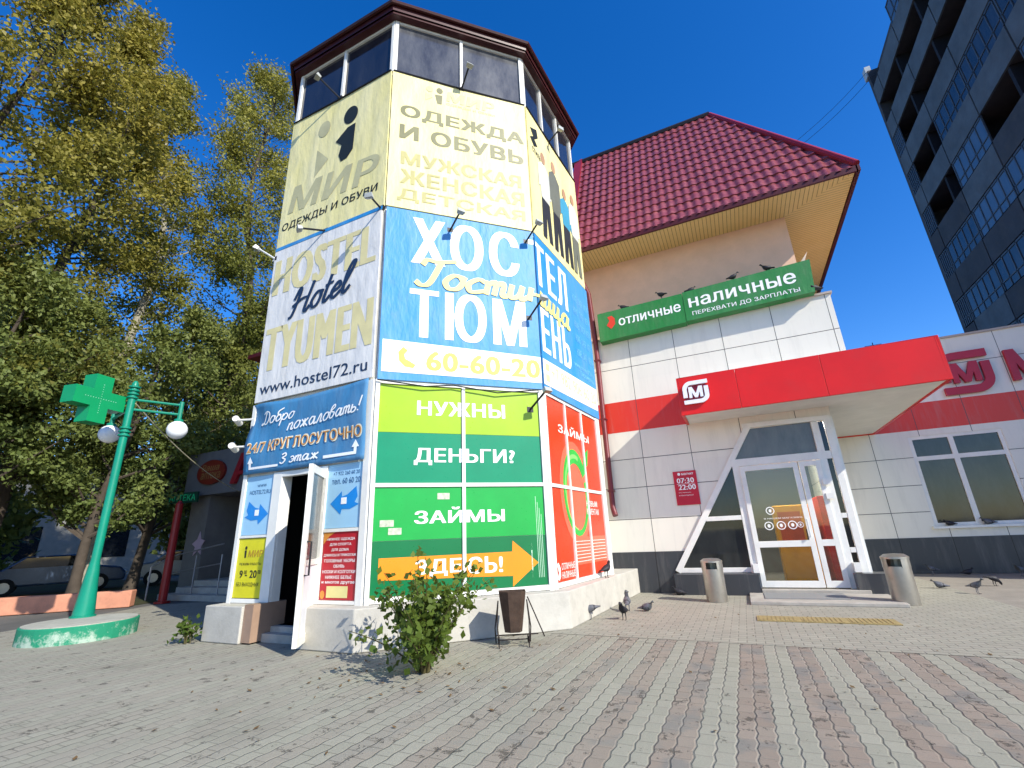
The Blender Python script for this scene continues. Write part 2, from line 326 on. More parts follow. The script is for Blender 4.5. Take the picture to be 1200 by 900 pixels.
# ------------------------------------------------------------------ ground
def ground_mats():
    n = NT('asphalt'); p = n.pos(); f = n.noise(p, .6, 6); g = n.noise(p, 60, 4)
    c = n.mix(n.ramp(f, .3, .7), (.10, .098, .09), (.17, .165, .15)); c = n.mix(n.math('MULTIPLY', g, .5), c, (.08, .08, .075))
    n.pbr(c, .9, 0, n.bump(g, .4, .01), .2); asphalt = n.m
    # interlocking wavy pavers, rows run along Y, pairs of rows alternate grey-green and pinkish brown
    n = NT('zigzag_paving'); p = n.pos(); X, Y, Z = n.xyz(p); wob = n.noise(p, .35, 2)
    tri = n.math('PINGPONG', n.math('ADD', Y, n.math('MULTIPLY', wob, .1)), .09)
    xs = n.math('ADD', X, n.math('MULTIPLY', tri, .16)); xs = n.math('ADD', xs, n.math('MULTIPLY', wob, .06))
    u = n.math('DIVIDE', xs, .128); row = n.math('FLOOR', u); fu = n.math('FRACT', u)
    v = n.math('ADD', n.math('DIVIDE', Y, .18), n.math('MULTIPLY', row, .5)); cell = n.math('FLOOR', v); fv = n.math('FRACT', v)
    def edge(f, w): return n.ramp(n.math('ABSOLUTE', n.math('SUBTRACT', f, .5)), .5-w, .5-w*.25)
    jn = n.math('MULTIPLY', n.math('MAXIMUM', edge(fu, .085), n.math('MULTIPLY', edge(fv, .045), .6)), n.math('ADD', .45, n.math('MULTIPLY', n.ramp(n.noise(p, 1.6, 4), .35, .6), .55)))
    pair = n.math('FLOORED_MODULO', n.math('FLOOR', n.math('DIVIDE', row, 2.0)), 2.0)
    cv = n.n('ShaderNodeCombineXYZ'); n.l(row, cv.inputs[0]); n.l(cell, cv.inputs[1]); wn = n.n('ShaderNodeTexWhiteNoise'); n.l(cv.outputs[0], wn.inputs['Vector'])
    rnd = wn.outputs['Value']; blo = n.noise(p, .9, 5, .65); fine = n.noise(p, 90, 5, .7)
    grey = n.mix(rnd, (.315, .308, .240), (.355, .342, .27)); pink = n.mix(rnd, (.262, .205, .16), (.312, .252, .20))
    pink = n.mix(n.ramp(n.noise(p, 2.3, 4), .5, .62), pink, (.20, .185, .165))
    far = n.math('MULTIPLY', n.ramp(n.math('ADD', n.math('MULTIPLY', X, -1.), n.math('MULTIPLY', n.noise(p, .5, 2), 3.)), 1.6, 5.), .92)
    pink = n.mix(far, pink, (.335, .315, .252))
    c = n.mix(pair, grey, pink)
    c = n.mix(n.math('MULTIPLY', n.ramp(blo, .35, .75), .45), c, (.25, .235, .19))
    c = n.mix(n.math('MULTIPLY', n.ramp(fine, .35, .75), .35), c, (.16, .15, .13))
    stain = n.ramp(n.noise(p, .55, 7, .7), .55, .7); c = n.mix(n.math('MULTIPLY', stain, .4), c, (.13, .118, .095))
    hole = n.ramp(n.math('ADD', n.math('ADD', n.noise(p, 6, 6, .75), n.math('MULTIPLY', n.noise(p, .8, 3), .12)), n.math('MULTIPLY', pair, .045)), .68, .73); c = n.mix(n.math('MULTIPLY', hole, .75), c, (.07, .062, .05))
    sand = n.ramp(n.noise(p, .45, 3), .4, .6)
    jc = n.mix(sand, (.10, .092, .075), (.27, .25, .21))
    c = n.mix(n.math('MULTIPLY', jn, .75), c, jc)
    h = n.math('SUBTRACT', n.math('MULTIPLY', fine, .25), n.math('ADD', jn, hole)); h = n.math('ADD', h, n.math('MULTIPLY', rnd, .25))
    n.pbr(c, .88, 0, n.bump(h, .6, .012), .25); zig = n.m
    # the plainer cross-laid band in front of the walls
    n = NT('block_paving'); p = n.pos(); X, Y, Z = n.xyz(p)
    tri = n.math('PINGPONG', X, .105)
    u = n.math('DIVIDE', n.math('ADD', Y, n.math('MULTIPLY', tri, .3)), .125); row = n.math('FLOOR', u); fu = n.math('FRACT', u)
    v = n.math('ADD', n.math('DIVIDE', X, .21), n.math('MULTIPLY', row, .5)); fv = n.math('FRACT', v); cell = n.math('FLOOR', v)
    def edge(f, w): return n.ramp(n.math('ABSOLUTE', n.math('SUBTRACT', f, .5)), .5-w, .5-w*.25)
    jn = n.math('MAXIMUM', edge(fu, .08), edge(fv, .05))
    cv = n.n('ShaderNodeCombineXYZ'); n.l(row, cv.inputs[0]); n.l(cell, cv.inputs[1]); wn = n.n('ShaderNodeTexWhiteNoise'); n.l(cv.outputs[0], wn.inputs['Vector'])
    fine = n.noise(p, 80, 5, .7)
    c = n.mix(wn.outputs['Value'], (.315, .303, .24), (.36, .343, .275)); c = n.mix(n.math('MULTIPLY', n.ramp(n.noise(p, 1.2, 6, .7), .4, .7), .5), c, (.26, .24, .20))
    c = n.mix(n.math('MULTIPLY', n.ramp(fine, .35, .75), .3), c, (.18, .165, .14)); c = n.mix(n.math('MULTIPLY', jn, .6), c, (.15, .138, .115))
    n.pbr(c, .9, 0, n.bump(n.math('SUBTRACT', n.math('MULTIPLY', fine, .3), jn), .45, .01), .25); blk = n.m
    n = NT('soil_grass'); p = n.pos(); f = n.noise(p, 1.1, 6, .7)
    n.pbr(n.mix(n.ramp(f, .4, .65), (.05, .04, .025), (.05, .075, .02)), .95, 0, n.bump(n.noise(p, 20, 5), .6, .03), .2)
    return asphalt, zig, blk, n.m
ASPH, ZIG, BLK, SOIL = ground_mats()
def sheet(name, pts, z, mat): return struct(MB().add([(x, y, z) for x, y in pts], [tuple(range(len(pts)))]).build(name, mat))
sheet('ground', [(-450, -450), (450, -450), (450, 450), (-450, 450)], 0-.012, ASPH)
sheet('forecourt_paving', [(-13.5, 4.2), (-19, 4.2), (-19, -6), (9, -6), (9, 7.05), (-2.2, 7.25), (-2.8, 11.2), (-9, 12.8), (-15.2, 8.4)], -.004, ZIG)
sheet('entrance_paving', [(-2.9, 7.25), (3.75, 7.05), (3.75, 17.06), (-2.9, 17.06)], 0, BLK)
sheet('tree_bed', [(-34, -6), (-19.1, -6), (-18.9, 5.0), (-15.8, 8.1), (-17, 14), (-34, 16)], -.003, SOIL)

# ------------------------------------------------------------------ hostel tower
A = (-8.062, 5.675); B = (-5.139, 5.675); c44 = R_(44.05); w2 = 2.989; w3 = 2.95
Cc = (B[0]+w2*cos(c44), B[1]+w2*sin(c44)); c85 = R_(85.21); D = (Cc[0]+w3*cos(c85), Cc[1]+w3*sin(c85))
FL, FF, FR = Fr(*A, 0), Fr(*B, 44.05), Fr(*Cc, 85.21)
E_ = (D[0]+2.95*cos(R_(131)), D[1]+2.95*sin(R_(131))); H_ = (A[0]+2.95*cos(R_(135)), A[1]+2.95*sin(R_(135))); G_ = (H_[0], H_[1]+2.95); F_ = (E_[0]-2.95, E_[1]+.05)
OCT = [A, B, Cc, D, E_, F_, G_, H_]
def offset_poly(P, d):
    n = len(P); o = []
    for i in range(n):
        a, b, c = np.array(P[i-1]), np.array(P[i]), np.array(P[(i+1) % n])
        n1 = np.array([(b-a)[1], -(b-a)[0]]); n1 /= np.linalg.norm(n1); n2 = np.array([(c-b)[1], -(c-b)[0]]); n2 /= np.linalg.norm(n2)
        k = n1+n2; k = k/(k@k)*2; o.append(tuple(b+k*d))
    return o
tower = thing('hostel_tower', 'tall white octagonal tower wrapped in banners with a glazed top storey', 'tower', (-5.4, 9, 0))
def tower_build():
    ins = offset_poly(OCT, -.16); m = MB()
    # walls, facet by facet (the door facet has its opening)
    for i in range(8):
        a, b = OCT[i], OCT[(i+1) % 8]; ai, bi = ins[i], ins[(i+1) % 8]
        if i == 0:
            FL.box(m, 0.02, .98, .3, 2.62, -.16, 0); FL.box(m, 1.92, 2.9, .3, 2.62, -.16, 0); FL.box(m, .02, 2.9, 2.63, 11.02, -.16, 0)
        else: m.hexa([(*a, .02), (*b, .02), (*bi, .02), (*ai, .02), (*a, 11.02), (*b, 11.02), (*bi, 11.02), (*ai, 11.02)])
    m.build('wall', WHITE, tower)
    m = MB().prism(offset_poly(OCT, -.17), .12, .2); m.build('floor', BLACKI, tower)
    MB().prism(offset_poly(OCT, -.17), 2.75, 2.85).build('ceiling', BLACKI, tower)
    m = MB(); FL.box(m, .3, .31, .2, 2.7, -1.9, -.2); FL.box(m, 2.5, 2.51, .2, 2.7, -1.9, -.2); FL.box(m, .3, 2.51, .2, 2.7, -2.0, -1.92); m.build('lobby_wall', BLACKI, tower)
    # plinth: left block and long right run
    m = MB(); FL.box(m, -.12, .78, 0, .53, -.4, .34); m.build('plinth', CONC, tower, bevel=.015)
    po = offset_poly(OCT, .33)
    m = MB().prism([FL.P(1.93, 0, .33)[:2], po[1], po[2], (D[0]+.25, 12.22), (D[0]-.4, 12.22), D, Cc, B, FL.P(1.93, 0, 0)[:2]], 0, .545); m.build('plinth', CONC, tower, bevel=.015)
    m = MB(); FL.box(m, .785, .986, .02, .555, -.3, .3); m.build('tiled_reveal', BRTILE, tower)
    m = MB(); FL.box(m, .985, 1.925, 0, .12, -.5, .1); FL.box(m, .985, 1.925, .12, .2, -.6, -.05); m.build('door_step', STEPC, tower)
    # posts, sills and mullions of the ground floor glazing
    for f, s0, s1 in ((FL, -.05, .045), (FL, 2.79, 2.92), (FF, .0, .07), (FF, 2.9, 2.985), (FR, 0., .09), (FR, 2.72, 2.94)):
        m = MB(); f.box(m, s0, s1, .5, 4.0, -.02, .05); m.build('corner_post', WHITE, tower, bevel=.006)
    for f, s in ((FF, 1.485), (FR, .96), (FR, 1.82)):
        m = MB(); f.box(m, s-.028, s+.028, .62, 3.93, 0, .045); m.build('mullion', WHITE, tower)
    for f, s0, s1 in ((FF, .07, 2.9), (FR, .09, 2.72)):
        for z, h in ((.555, .075), (2.22, .06), (3.93, .06)):
            m = MB(); f.box(m, s0, s1, z, z+h, 0, .04); m.build('transom', WHITE, tower)
    m = MB(); FL.box(m, .76, .975, .55, 2.64, 0, .05); FL.box(m, 1.925, 2.04, .55, 2.64, 0, .05); FL.box(m, .976, 1.924, 2.55, 2.64, -.05, .05)
    FL.box(m, .05, .755, 1.56, 1.6, 0, .04); FL.box(m, 2.045, 2.785, 1.58, 1.63, 0, .04); FL.box(m, .05, .755, .535, .6, 0, .045); FL.box(m, 2.045, 2.785, .55, .6, 0, .045)
    m.build('door_frame', WHITE, tower, bevel=.005)
    # top storey: panes, posts and sill
    N = 8; gd = glass_dark('tower_glass', (.010, .012, .02), .05, .06); gf = glass_dark('tower_glass_dusty', (.035, .038, .05), .1, .28)
    for i in range(N):
        a, b = OCT[i], OCT[(i+1) % N]; dx, dy = b[0]-a[0], b[1]-a[1]; ln = math.hypot(dx, dy); f = Fr(*a, math.degrees(math.atan2(dy, dx)))
        cuts = [0, ln/2, ln] if i != 2 else [0, ln*.33, ln*.66, ln]
        for j in range(len(cuts)-1):
            m = MB(); f.box(m, cuts[j]+.04, cuts[j+1]-.04, 11.03, 12.52, -.05, -.02); m.build('window_pane', gf if i == 1 else gd, tower)
        m = MB()
        for cq in cuts[:-1]: f.box(m, cq-.03 if cq else 0, cq+.035 if cq else .075, 11.02, 12.55, -.08, .03)
        f.box(m, ln-.07, ln, 11.02, 12.55, -.08, .03); f.box(m, .08, ln-.08, 12.5, 12.56, -.07, .02); f.box(m, .08, ln-.08, 10.98, 11.035, -.07, .02)
        m.build('window_frame', WHITE, tower)
    ro = offset_poly(OCT, .17); m = MB().prism(ro, 12.56, 12.62); n = len(ro)
    m.add([(x, y, 12.62) for x, y in offset_poly(OCT, .20)]+[(x, y, 12.80) for x, y in offset_poly(OCT, .22)]+[(-5.4, 9.2, 13.5)],
          [(i, (i+1) % n, n+(i+1) % n, n+i) for i in range(n)]+[(n+i, n+(i+1) % n, 2*n) for i in range(n)])
    m.build('roof', MAROON, tower)
    m = MB(); pts = [(x, y, 12.78) for x, y in offset_poly(OCT, .26)]; m.tube(pts+[pts[0]], .05, 6); m.build('gutter', MAROON, tower)
tower_build()
# open door leaf
def door_leaf():
    H = np.array([-6.17, 5.72]); Q = np.array([-5.66, 4.97]); d = Q-H; f = Fr(H[0], H[1], math.degrees(math.atan2(d[1], d[0]))); w = float(np.linalg.norm(d))
    m = MB()
    for s0, s1, z0, z1 in ((0, .1, .1, 2.56), (w-.1, w, .1, 2.56), (.1, w-.1, .1, .22), (.1, w-.1, 2.44, 2.56), (.1, w-.1, 1.12, 1.2)): f.box(m, s0, s1, z0, z1, -.03, .03)
    o = m.build('door', WHITE, tower, bevel=.004)
    m = MB(); f.box(m, .1, w-.1, .22, 1.12, -.012, .012); m.build('door_panel', M('door_panel', 'D8DADF', .4), o)
    m = MB(); f.box(m, .1, w-.1, 1.2, 2.44, -.008, .008); m.build('door_glass', glass_dark('door_glass', (.03, .035, .04), .05, .4), o)
    m = MB(); m.tube([f.P(w-.06, 1.0, -.03), f.P(w-.06, 1.0, -.09), f.P(w-.06, 1.45, -.09), f.P(w-.06, 1.45, -.03)], .014, 6); m.build('handle', DARKM, o)
    for z in (1.9, 2.2):
        m = MB(); f.box(m, .0, .14, z, z+.1, -.09, -.03); m.build('hinge', WHITE, o)
door_leaf()

# ------------------------------------------------------------------ banners on the tower
YEL = fabric('pale_yellow_fabric', 'E6DA90', .3); OLIVE = M('olive_print', '75744F', .5); OLIVE2 = M('pale_olive_print', 'B9B48A', .5); OLIVE3 = M('faded_print', 'ABA468', .5)
WBAN = fabric('white_banner_fabric', 'DEDCD8', .1); CREAM = M('cream_print', 'DCD09A', .5); NAVY = M('navy_print', '1E3350', .5)
BLU = fabric('sky_blue_fabric', '0A84C6', .12); WPRINT = M('white_print', 'F4F4F2', .5, var=.03); LEMON = M('lemon_print', 'E6D884', .5, var=.03)
DBLU = fabric('deep_blue_fabric', '2A78A8', .1); BLACKP = M('black_print', '20241C', .5)
def bsheet(fr, s0, s1, z0, z1, o, mb=None, nx=14, nz=10, wav=.012, seed=0):
    """a hung sheet: closed thin slab with slight waves"""
    mb = mb or MB(); r = np.random.default_rng(seed); ph = r.uniform(0, 6, 6); vs = []
    for i in range(nx+1):
        for j in range(nz+1):
            a, b = i/nx, j/nz; e = (sin(pi*a)*sin(pi*b))**.5 if 0 < i < nx and 0 < j < nz else 0
            w = wav*e*(sin(9*a+5*b+ph[0])+.6*sin(17*a-8*b+ph[1])+.5*sin(4*a+13*b+ph[2]))
            vs.append(fr.P(s0+(s1-s0)*a, z0+(z1-z0)*b, o+w))
    fs = [(i*(nz+1)+j, (i+1)*(nz+1)+j, (i+1)*(nz+1)+j+1, i*(nz+1)+j+1) for i in range(nx) for j in range(nz)]
    mb.add(vs, fs); bk = [fr.P(s0, z0, o-.03), fr.P(s1, z0, o-.03), fr.P(s1, z1, o-.03), fr.P(s0, z1, o-.03)]
    mb.add(bk, [(0, 3, 2, 1)])
    for (p, q) in (((s0, z0), (s1, z0)), ((s1, z0), (s1, z1)), ((s1, z1), (s0, z1)), ((s0, z1), (s0, z0))):
        mb.add([fr.P(*p, o), fr.P(*q, o), fr.P(*q, o-.03), fr.P(*p, o-.03)], [(0, 1, 2, 3)])
    return mb
def ellipse(cx, cz, rx, rz, n=24): return [(cx+rx*cos(2*pi*k/n), cz+rz*sin(2*pi*k/n)) for k in range(n)]
def yellow_banner():
    t = thing('clothing_banner', 'pale yellow clothing banner with olive lettering under the top windows of the tower', 'banner', FF.P(0, 7.55, .03))
    for f, s0, s1, sd in ((FL, 0, 2.93, 1), (FF, 0, 2.99, 2), (FR, 0, 2.9, 3)):
        bsheet(f, s0, s1, 7.50, 10.98, .06, wav=.0012, seed=sd).build('fabric', YEL, t, smooth=True)
    o = .066
    m = MB(); FL.flat(m, ellipse(1.86, 10.3, .2, .24), o); FL.flat(m, [(1.47, 9.72), (1.8, 9.98), (2.02, 10.0), (2.0, 9.3), (1.85, 9.12), (1.68, 9.1), (1.6, 9.3), (1.66, 9.55)], o); m.build('figure_print', BLACKP, t)
    m = MB(); FL.flat(m, ellipse(1.08, 10.29, .18, .22), o); FL.flat(m, [(.93, 9.75), (1.3, 9.35), (.92, 9.0)], o); m.build('figure_print', OLIVE2, t)
    m = MB(); text(m, FL, 'МИР', .22, 2.76, 8.31, 9.0, o, .05, .15, 8.2, 8.86); m.build('lettering', OLIVE2, t)
    m = MB(); text(m, FL, 'ОДЕЖДЫ И ОБУВИ', .1, 2.76, 7.86, 8.08, o, .03, .1, 7.88, 8.1); m.build('lettering', BLACKP, t)
    m = MB(); text(m, FF, 'ОДЕЖДА', .19, 2.92, 9.74, 10.1, o, .06); text(m, FF, 'И ОБУВЬ', .19, 2.88, 9.2, 9.57, o, .06); m.build('lettering', OLIVE, t)
    m = MB(); text(m, FF, 'МУЖСКАЯ', .24, 2.8, 8.55, 8.87, o, .05); text(m, FF, 'ЖЕНСКАЯ', .24, 2.85, 8.08, 8.43, o, .05); text(m, FF, 'ДЕТСКАЯ', .2, 2.85, 7.66, 7.96, o, .035); m.build('lettering', OLIVE3, t)
    m = MB(); text(m, FF, 'МИР', 1.15, 2.25, 10.5, 10.78, o, .05, .1); FF.flat(m, ellipse(.78, 10.72, .07, .08), o); FF.flat(m, [(.7, 10.6), (.7, 10.38), (.85, 10.5)], o); text(m, FF, 'ОДЕЖДЫ И ОБУВИ', 1.15, 2.25, 10.38, 10.45, o, .02); m.build('lettering', OLIVE2, t)
    m = MB(); FF.flat(m, ellipse(1.0, 10.74, .07, .08), o); FF.flat(m, [(.9, 10.6), (1.06, 10.62), (1.05, 10.36), (.95, 10.36)], o); m.build('figure_print', OLIVE, t)
    # photo prints of dressed figures on the side facet
    PR = [('163244', M('dark_photo_print', '2A3038', .5)), ('x', M('light_photo_print', 'C9CCC4', .5)), ('y', M('teal_photo_print', '3E93B4', .5)), ('z', M('skin_photo_print', 'B08A6C', .5)), ('g', M('grey_photo_print', '6B6F66', .5))]
    P = [p[1] for p in PR]
    for cx, k, tops, bot in ((.75, 1.0, P[1], P[0]), (1.35, 1.02, P[4], P[0]), (1.95, .98, P[2], P[0]), (2.5, 1.0, P[1], P[4])):
        oo = .066+.002*int(cx*2)
        m = MB(); FR.flat(m, ellipse(cx, 10.05*k, .12, .17, 14), oo); m.build('figure_print', P[3], t)
        m = MB(); FR.flat(m, [(cx-.1, 9.87*k), (cx+.1, 9.87*k), (cx+.3, 9.7*k), (cx+.33, 9.0*k), (cx+.22, 8.95), (cx+.2, 8.8), (cx-.22, 8.8), (cx-.24, 9.1), (cx-.33, 9.05), (cx-.3, 9.7*k)], oo); m.build('figure_print', tops, t)
        m = MB(); FR.flat(m, [(cx-.21, 8.79), (cx+.2, 8.79), (cx+.24, 7.7), (cx+.06, 7.7), (cx, 8.4), (cx-.08, 7.7), (cx-.26, 7.7)], oo); m.build('figure_print', bot, t)
    m = MB(); FR.flat(m, [(.15, 10.5), (.5, 10.72), (.55, 10.5), (.35, 10.3), (.5, 10.2), (.3, 10.05), (.12, 10.2), (.3, 10.35)], o); text(m, FR, 'СТИЛЬ', .2, .62, 9.85, 10.0, o, .03); m.build('lettering', BLACKP, t)
    m = MB()
    for f, w in ((FL, 2.93), (FF, 2.985), (FR, 2.9)): m.tube([f.P(0.01, 10.99, .07), f.P(w*.5, 10.955, .08), f.P(w, 10.99, .07)], .018, 5)
    m.build('cable', DARKM, t)
yellow_banner()
def hostel_white():
    t = thing('hostel_banner', 'white hostel banner with cream capitals and navy web address left of the blue one', 'banner', FL.P(1.4, 4, .03))
    bsheet(FL, 0.0, 2.9, 4.03, 7.4, .07, wav=.0012, seed=4).build('fabric', WBAN, t, smooth=True)
    m = MB(); FL.box(m, 0, 2.91, 7.405, 7.485, .03, .075); m.build('top_hem', BLU, t)
    o = .076; m = MB(); text(m, FL, 'HOSTEL', .08, 2.82, 6.3, 7.14, o, .12); text(m, FL, 'TYUMEN', .08, 2.84, 4.63, 5.55, o, .12); m.build('lettering', CREAM, t)
    m = MB(); text(m, FL, 'www.hostel72.ru', .11, 2.78, 4.17, 4.4, o, .012); cursive(m, FL.P, 'Hotel', .72, 2.2, 5.66, .3, .085, o+.004, .3, .13); m.build('lettering', NAVY, t)
hostel_white()
def unroll(s, z, o):
    return FF.P(s, z, o) if s < w2 else FR.P(s-w2, z, o)
YCR = M('yellow_cream_print', 'CDB558', .5)
class Unrolled:
    split = w2; n = FF.n
    P = staticmethod(unroll)
def hostel_blue():
    t = thing('hostel_banner', 'big blue hostel banner with tall white letters wrapping the tower corner', 'banner', FF.P(3, 4, .03))
    bsheet(FF, 0.02, 2.99, 3.99, 7.46, .07, wav=.0012, seed=5).build('fabric', BLU, t, smooth=True)
    bsheet(FR, 0, 2.94, 3.99, 7.46, .07, wav=.0012, seed=6).build('fabric', BLU, t, smooth=True)
    o = .076
    m = MB(); FF.flat(m, [(.07, 4.13), (2.985, 4.11), (2.985, 4.63), (.07, 4.72)], o); FR.flat(m, [(.0, 4.11), (2.9, 4.18), (2.9, 4.72), (.0, 4.63)], o); m.build('white_strip', M('white_strip', 'F2F1E4', .5, var=.03), t)
    m = MB(); text(m, FF, 'ХОС', .5, 2.66, 6.3, 7.33, o, .085, spacing=1.12); text(m, FF, 'ТЮМ', .5, 2.73, 4.8, 5.78, o, .085, spacing=1.12)
    text(m, Unrolled, 'ТЕЛ', 2.87, 4.53, 6.25, 7.26, o, .085, spacing=1.1); text(m, FR, 'ЕНЬ', .04, 1.46, 4.8, 5.75, o, .085, spacing=1.1); m.build('lettering', WPRINT, t)
    m = MB(); cursive(m, unroll, 'Гостиница', .62, 4.5, 5.86, .3, .12, o+.006, .22, -.02); m.build('lettering', LEMON, t)
    m = MB(); text(m, FF, '60-60-20', .82, 2.96, 4.2, 4.56, o+.004, .05); FF.poly(m, [(.42, 4.6), (.34, 4.5), (.36, 4.34), (.46, 4.24), (.6, 4.22), (.64, 4.28), (.54, 4.34), (.46, 4.38), (.44, 4.46), (.5, 4.54)], o+.002, o+.004); m.build('lettering', YCR, t)
    m = MB(); text(m, FR, '+7 982 906 60 20', .35, 2.8, 4.3, 4.58, o+.004, .03); FR.box(m, .1, .26, 4.2, 4.34, o, o+.004); FR.box(m, .1, .26, 4.42, 4.56, o, o+.004); m.build('lettering', CREAM, t)
    m = MB()
    for k in range(5):
        for j in range(3): text(m, FR, 'НОМЕРА'[j:j+4], 1.85+.36*j, 2.12+.36*j, 5.3+.36*k, 5.48+.36*k, o, .02)
    text(m, FR, 'www.hostel72.ru', 1.62, 2.8, 4.98, 5.1, o, .01); text(m, FR, 'Тюмень', 1.9, 2.8, 4.82, 4.94, o, .01); m.build('lettering', M('light_blue_print', '6CB8E6', .5), t)
    m = MB(); m.tube([FF.P(0.02, 3.97, .09), FF.P(.8, 3.9, .09), FF.P(1.3, 3.95, .09), FF.P(2.1, 3.86, .09), FF.P(2.95, 3.97, .09)], .012, 5); m.build('cable', DARKM, t)
hostel_blue()
def welcome():
    t = thing('welcome_banner', 'sagging deep blue welcome banner with white script over the tower door', 'banner', FL.P(1.4, 2.66, .03))
    nx, nz = 28, 18; vs = []
    def off(a, b):
        k = max(0, 1-a*2.6); drape = .075*sin(13*(a+.45*b))*k*b
        sag = -.035*abs(sin(pi*a*1.0))*math.exp(-((1-b)*6))
        return .085+drape+.022*sin(5*a+4*b)*sin(pi*b)+.012*sin(16*a-9*b)*sin(pi*a)+sag
    def top(a): return 3.99-.05*sin(pi*a)+.03*a
    def P(s, z, o): a = s/2.85; b = (z-2.66)/(4.0-2.66); return FL.P(s, z, off(min(1, max(0, a)), min(1, max(0, b)))+o)
    for i in range(nx+1):
        for j in range(nz+1):
            a, b = i/nx, j/nz; z = 2.66+b*(top(a)-2.66); vs.append(P(-.02+2.86*a, z, 0))
    m = MB().add(vs, [(i*(nz+1)+j, (i+1)*(nz+1)+j, (i+1)*(nz+1)+j+1, i*(nz+1)+j+1) for i in range(nx) for j in range(nz)])
    f = m.build('fabric', DBLU, t, smooth=True); so_ = f.modifiers.new('thickness', 'SOLIDIFY'); so_.thickness = .006; so_.offset = -1
    FP = Fr(*A, 0); FP.P = P
    m = MB(); cursive(m, P, 'Добро', .3, 1.12, 3.55, .12, .03, .012, .3, .05); cursive(m, P, 'пожаловать!', 1.0, 2.72, 3.36, .13, .032, .012, .3, .07); cursive(m, P, '3 этаж', .92, 1.85, 2.78, .1, .034, .012, .25, 0.); m.build('lettering', WPRINT, t)
    m = MB(); text(m, FP, '24/7 КРУГЛОСУТОЧНО', .05, 2.78, 3.03, 3.25, .012, .06); m.build('lettering', M('cream_outline_print', 'EDE6CC', .5), t)
    m = MB(); text(m, FP, '24/7 КРУГЛОСУТОЧНО', .07, 2.76, 3.05, 3.23, .018, -.005); m.build('lettering', M('orange_print', 'C98A3C', .5), t)
    m = MB()
    def fl(p, o): m.add([P(a, b, o) for a, b in p], [tuple(range(len(p)))])
    fl([(.14, 2.74), (.88, 2.74), (.88, 2.78), (.2, 2.78), (.2, 2.85), (.25, 2.85), (.17, 2.97), (.1, 2.85), (.14, 2.85)], .012); m.build('arrow_print', WPRINT, t); m = MB(); fl([(1.95, 2.76), (2.68, 2.76), (2.68, 2.88), (2.73, 2.88), (2.645, 3.0), (2.57, 2.88), (2.62, 2.88), (2.62, 2.81), (1.95, 2.81)], .012)
    m.build('arrow_print', WPRINT, t)
welcome()
LBLUE = M('pale_blue_poster', '9CC9E4', .35, var=.05); PBLUE = M('poster_blue', '1B86D6', .4); YPOST = M('yellow_poster', 'D8CF1C', .4); RPOST = M('red_poster', 'B01F2B', .4, var=.1)
def poster(fr, s0, s1, z0, z1, mat, label, name='poster'):
    t = thing(name, label, 'poster', fr.P((s0+s1)/2, z0, .02)); m = MB(); fr.box(m, s0, s1, z0, z1, .004, .022); m.build('sheet', mat, t); return t
ARW = [(0, .34), (.15, .42), (.06, .62), (.12, 1.0), (.42, .72), (.6, .66), (.62, .86), (1, .42), (.62, 0), (.58, .2), (.3, .18)]
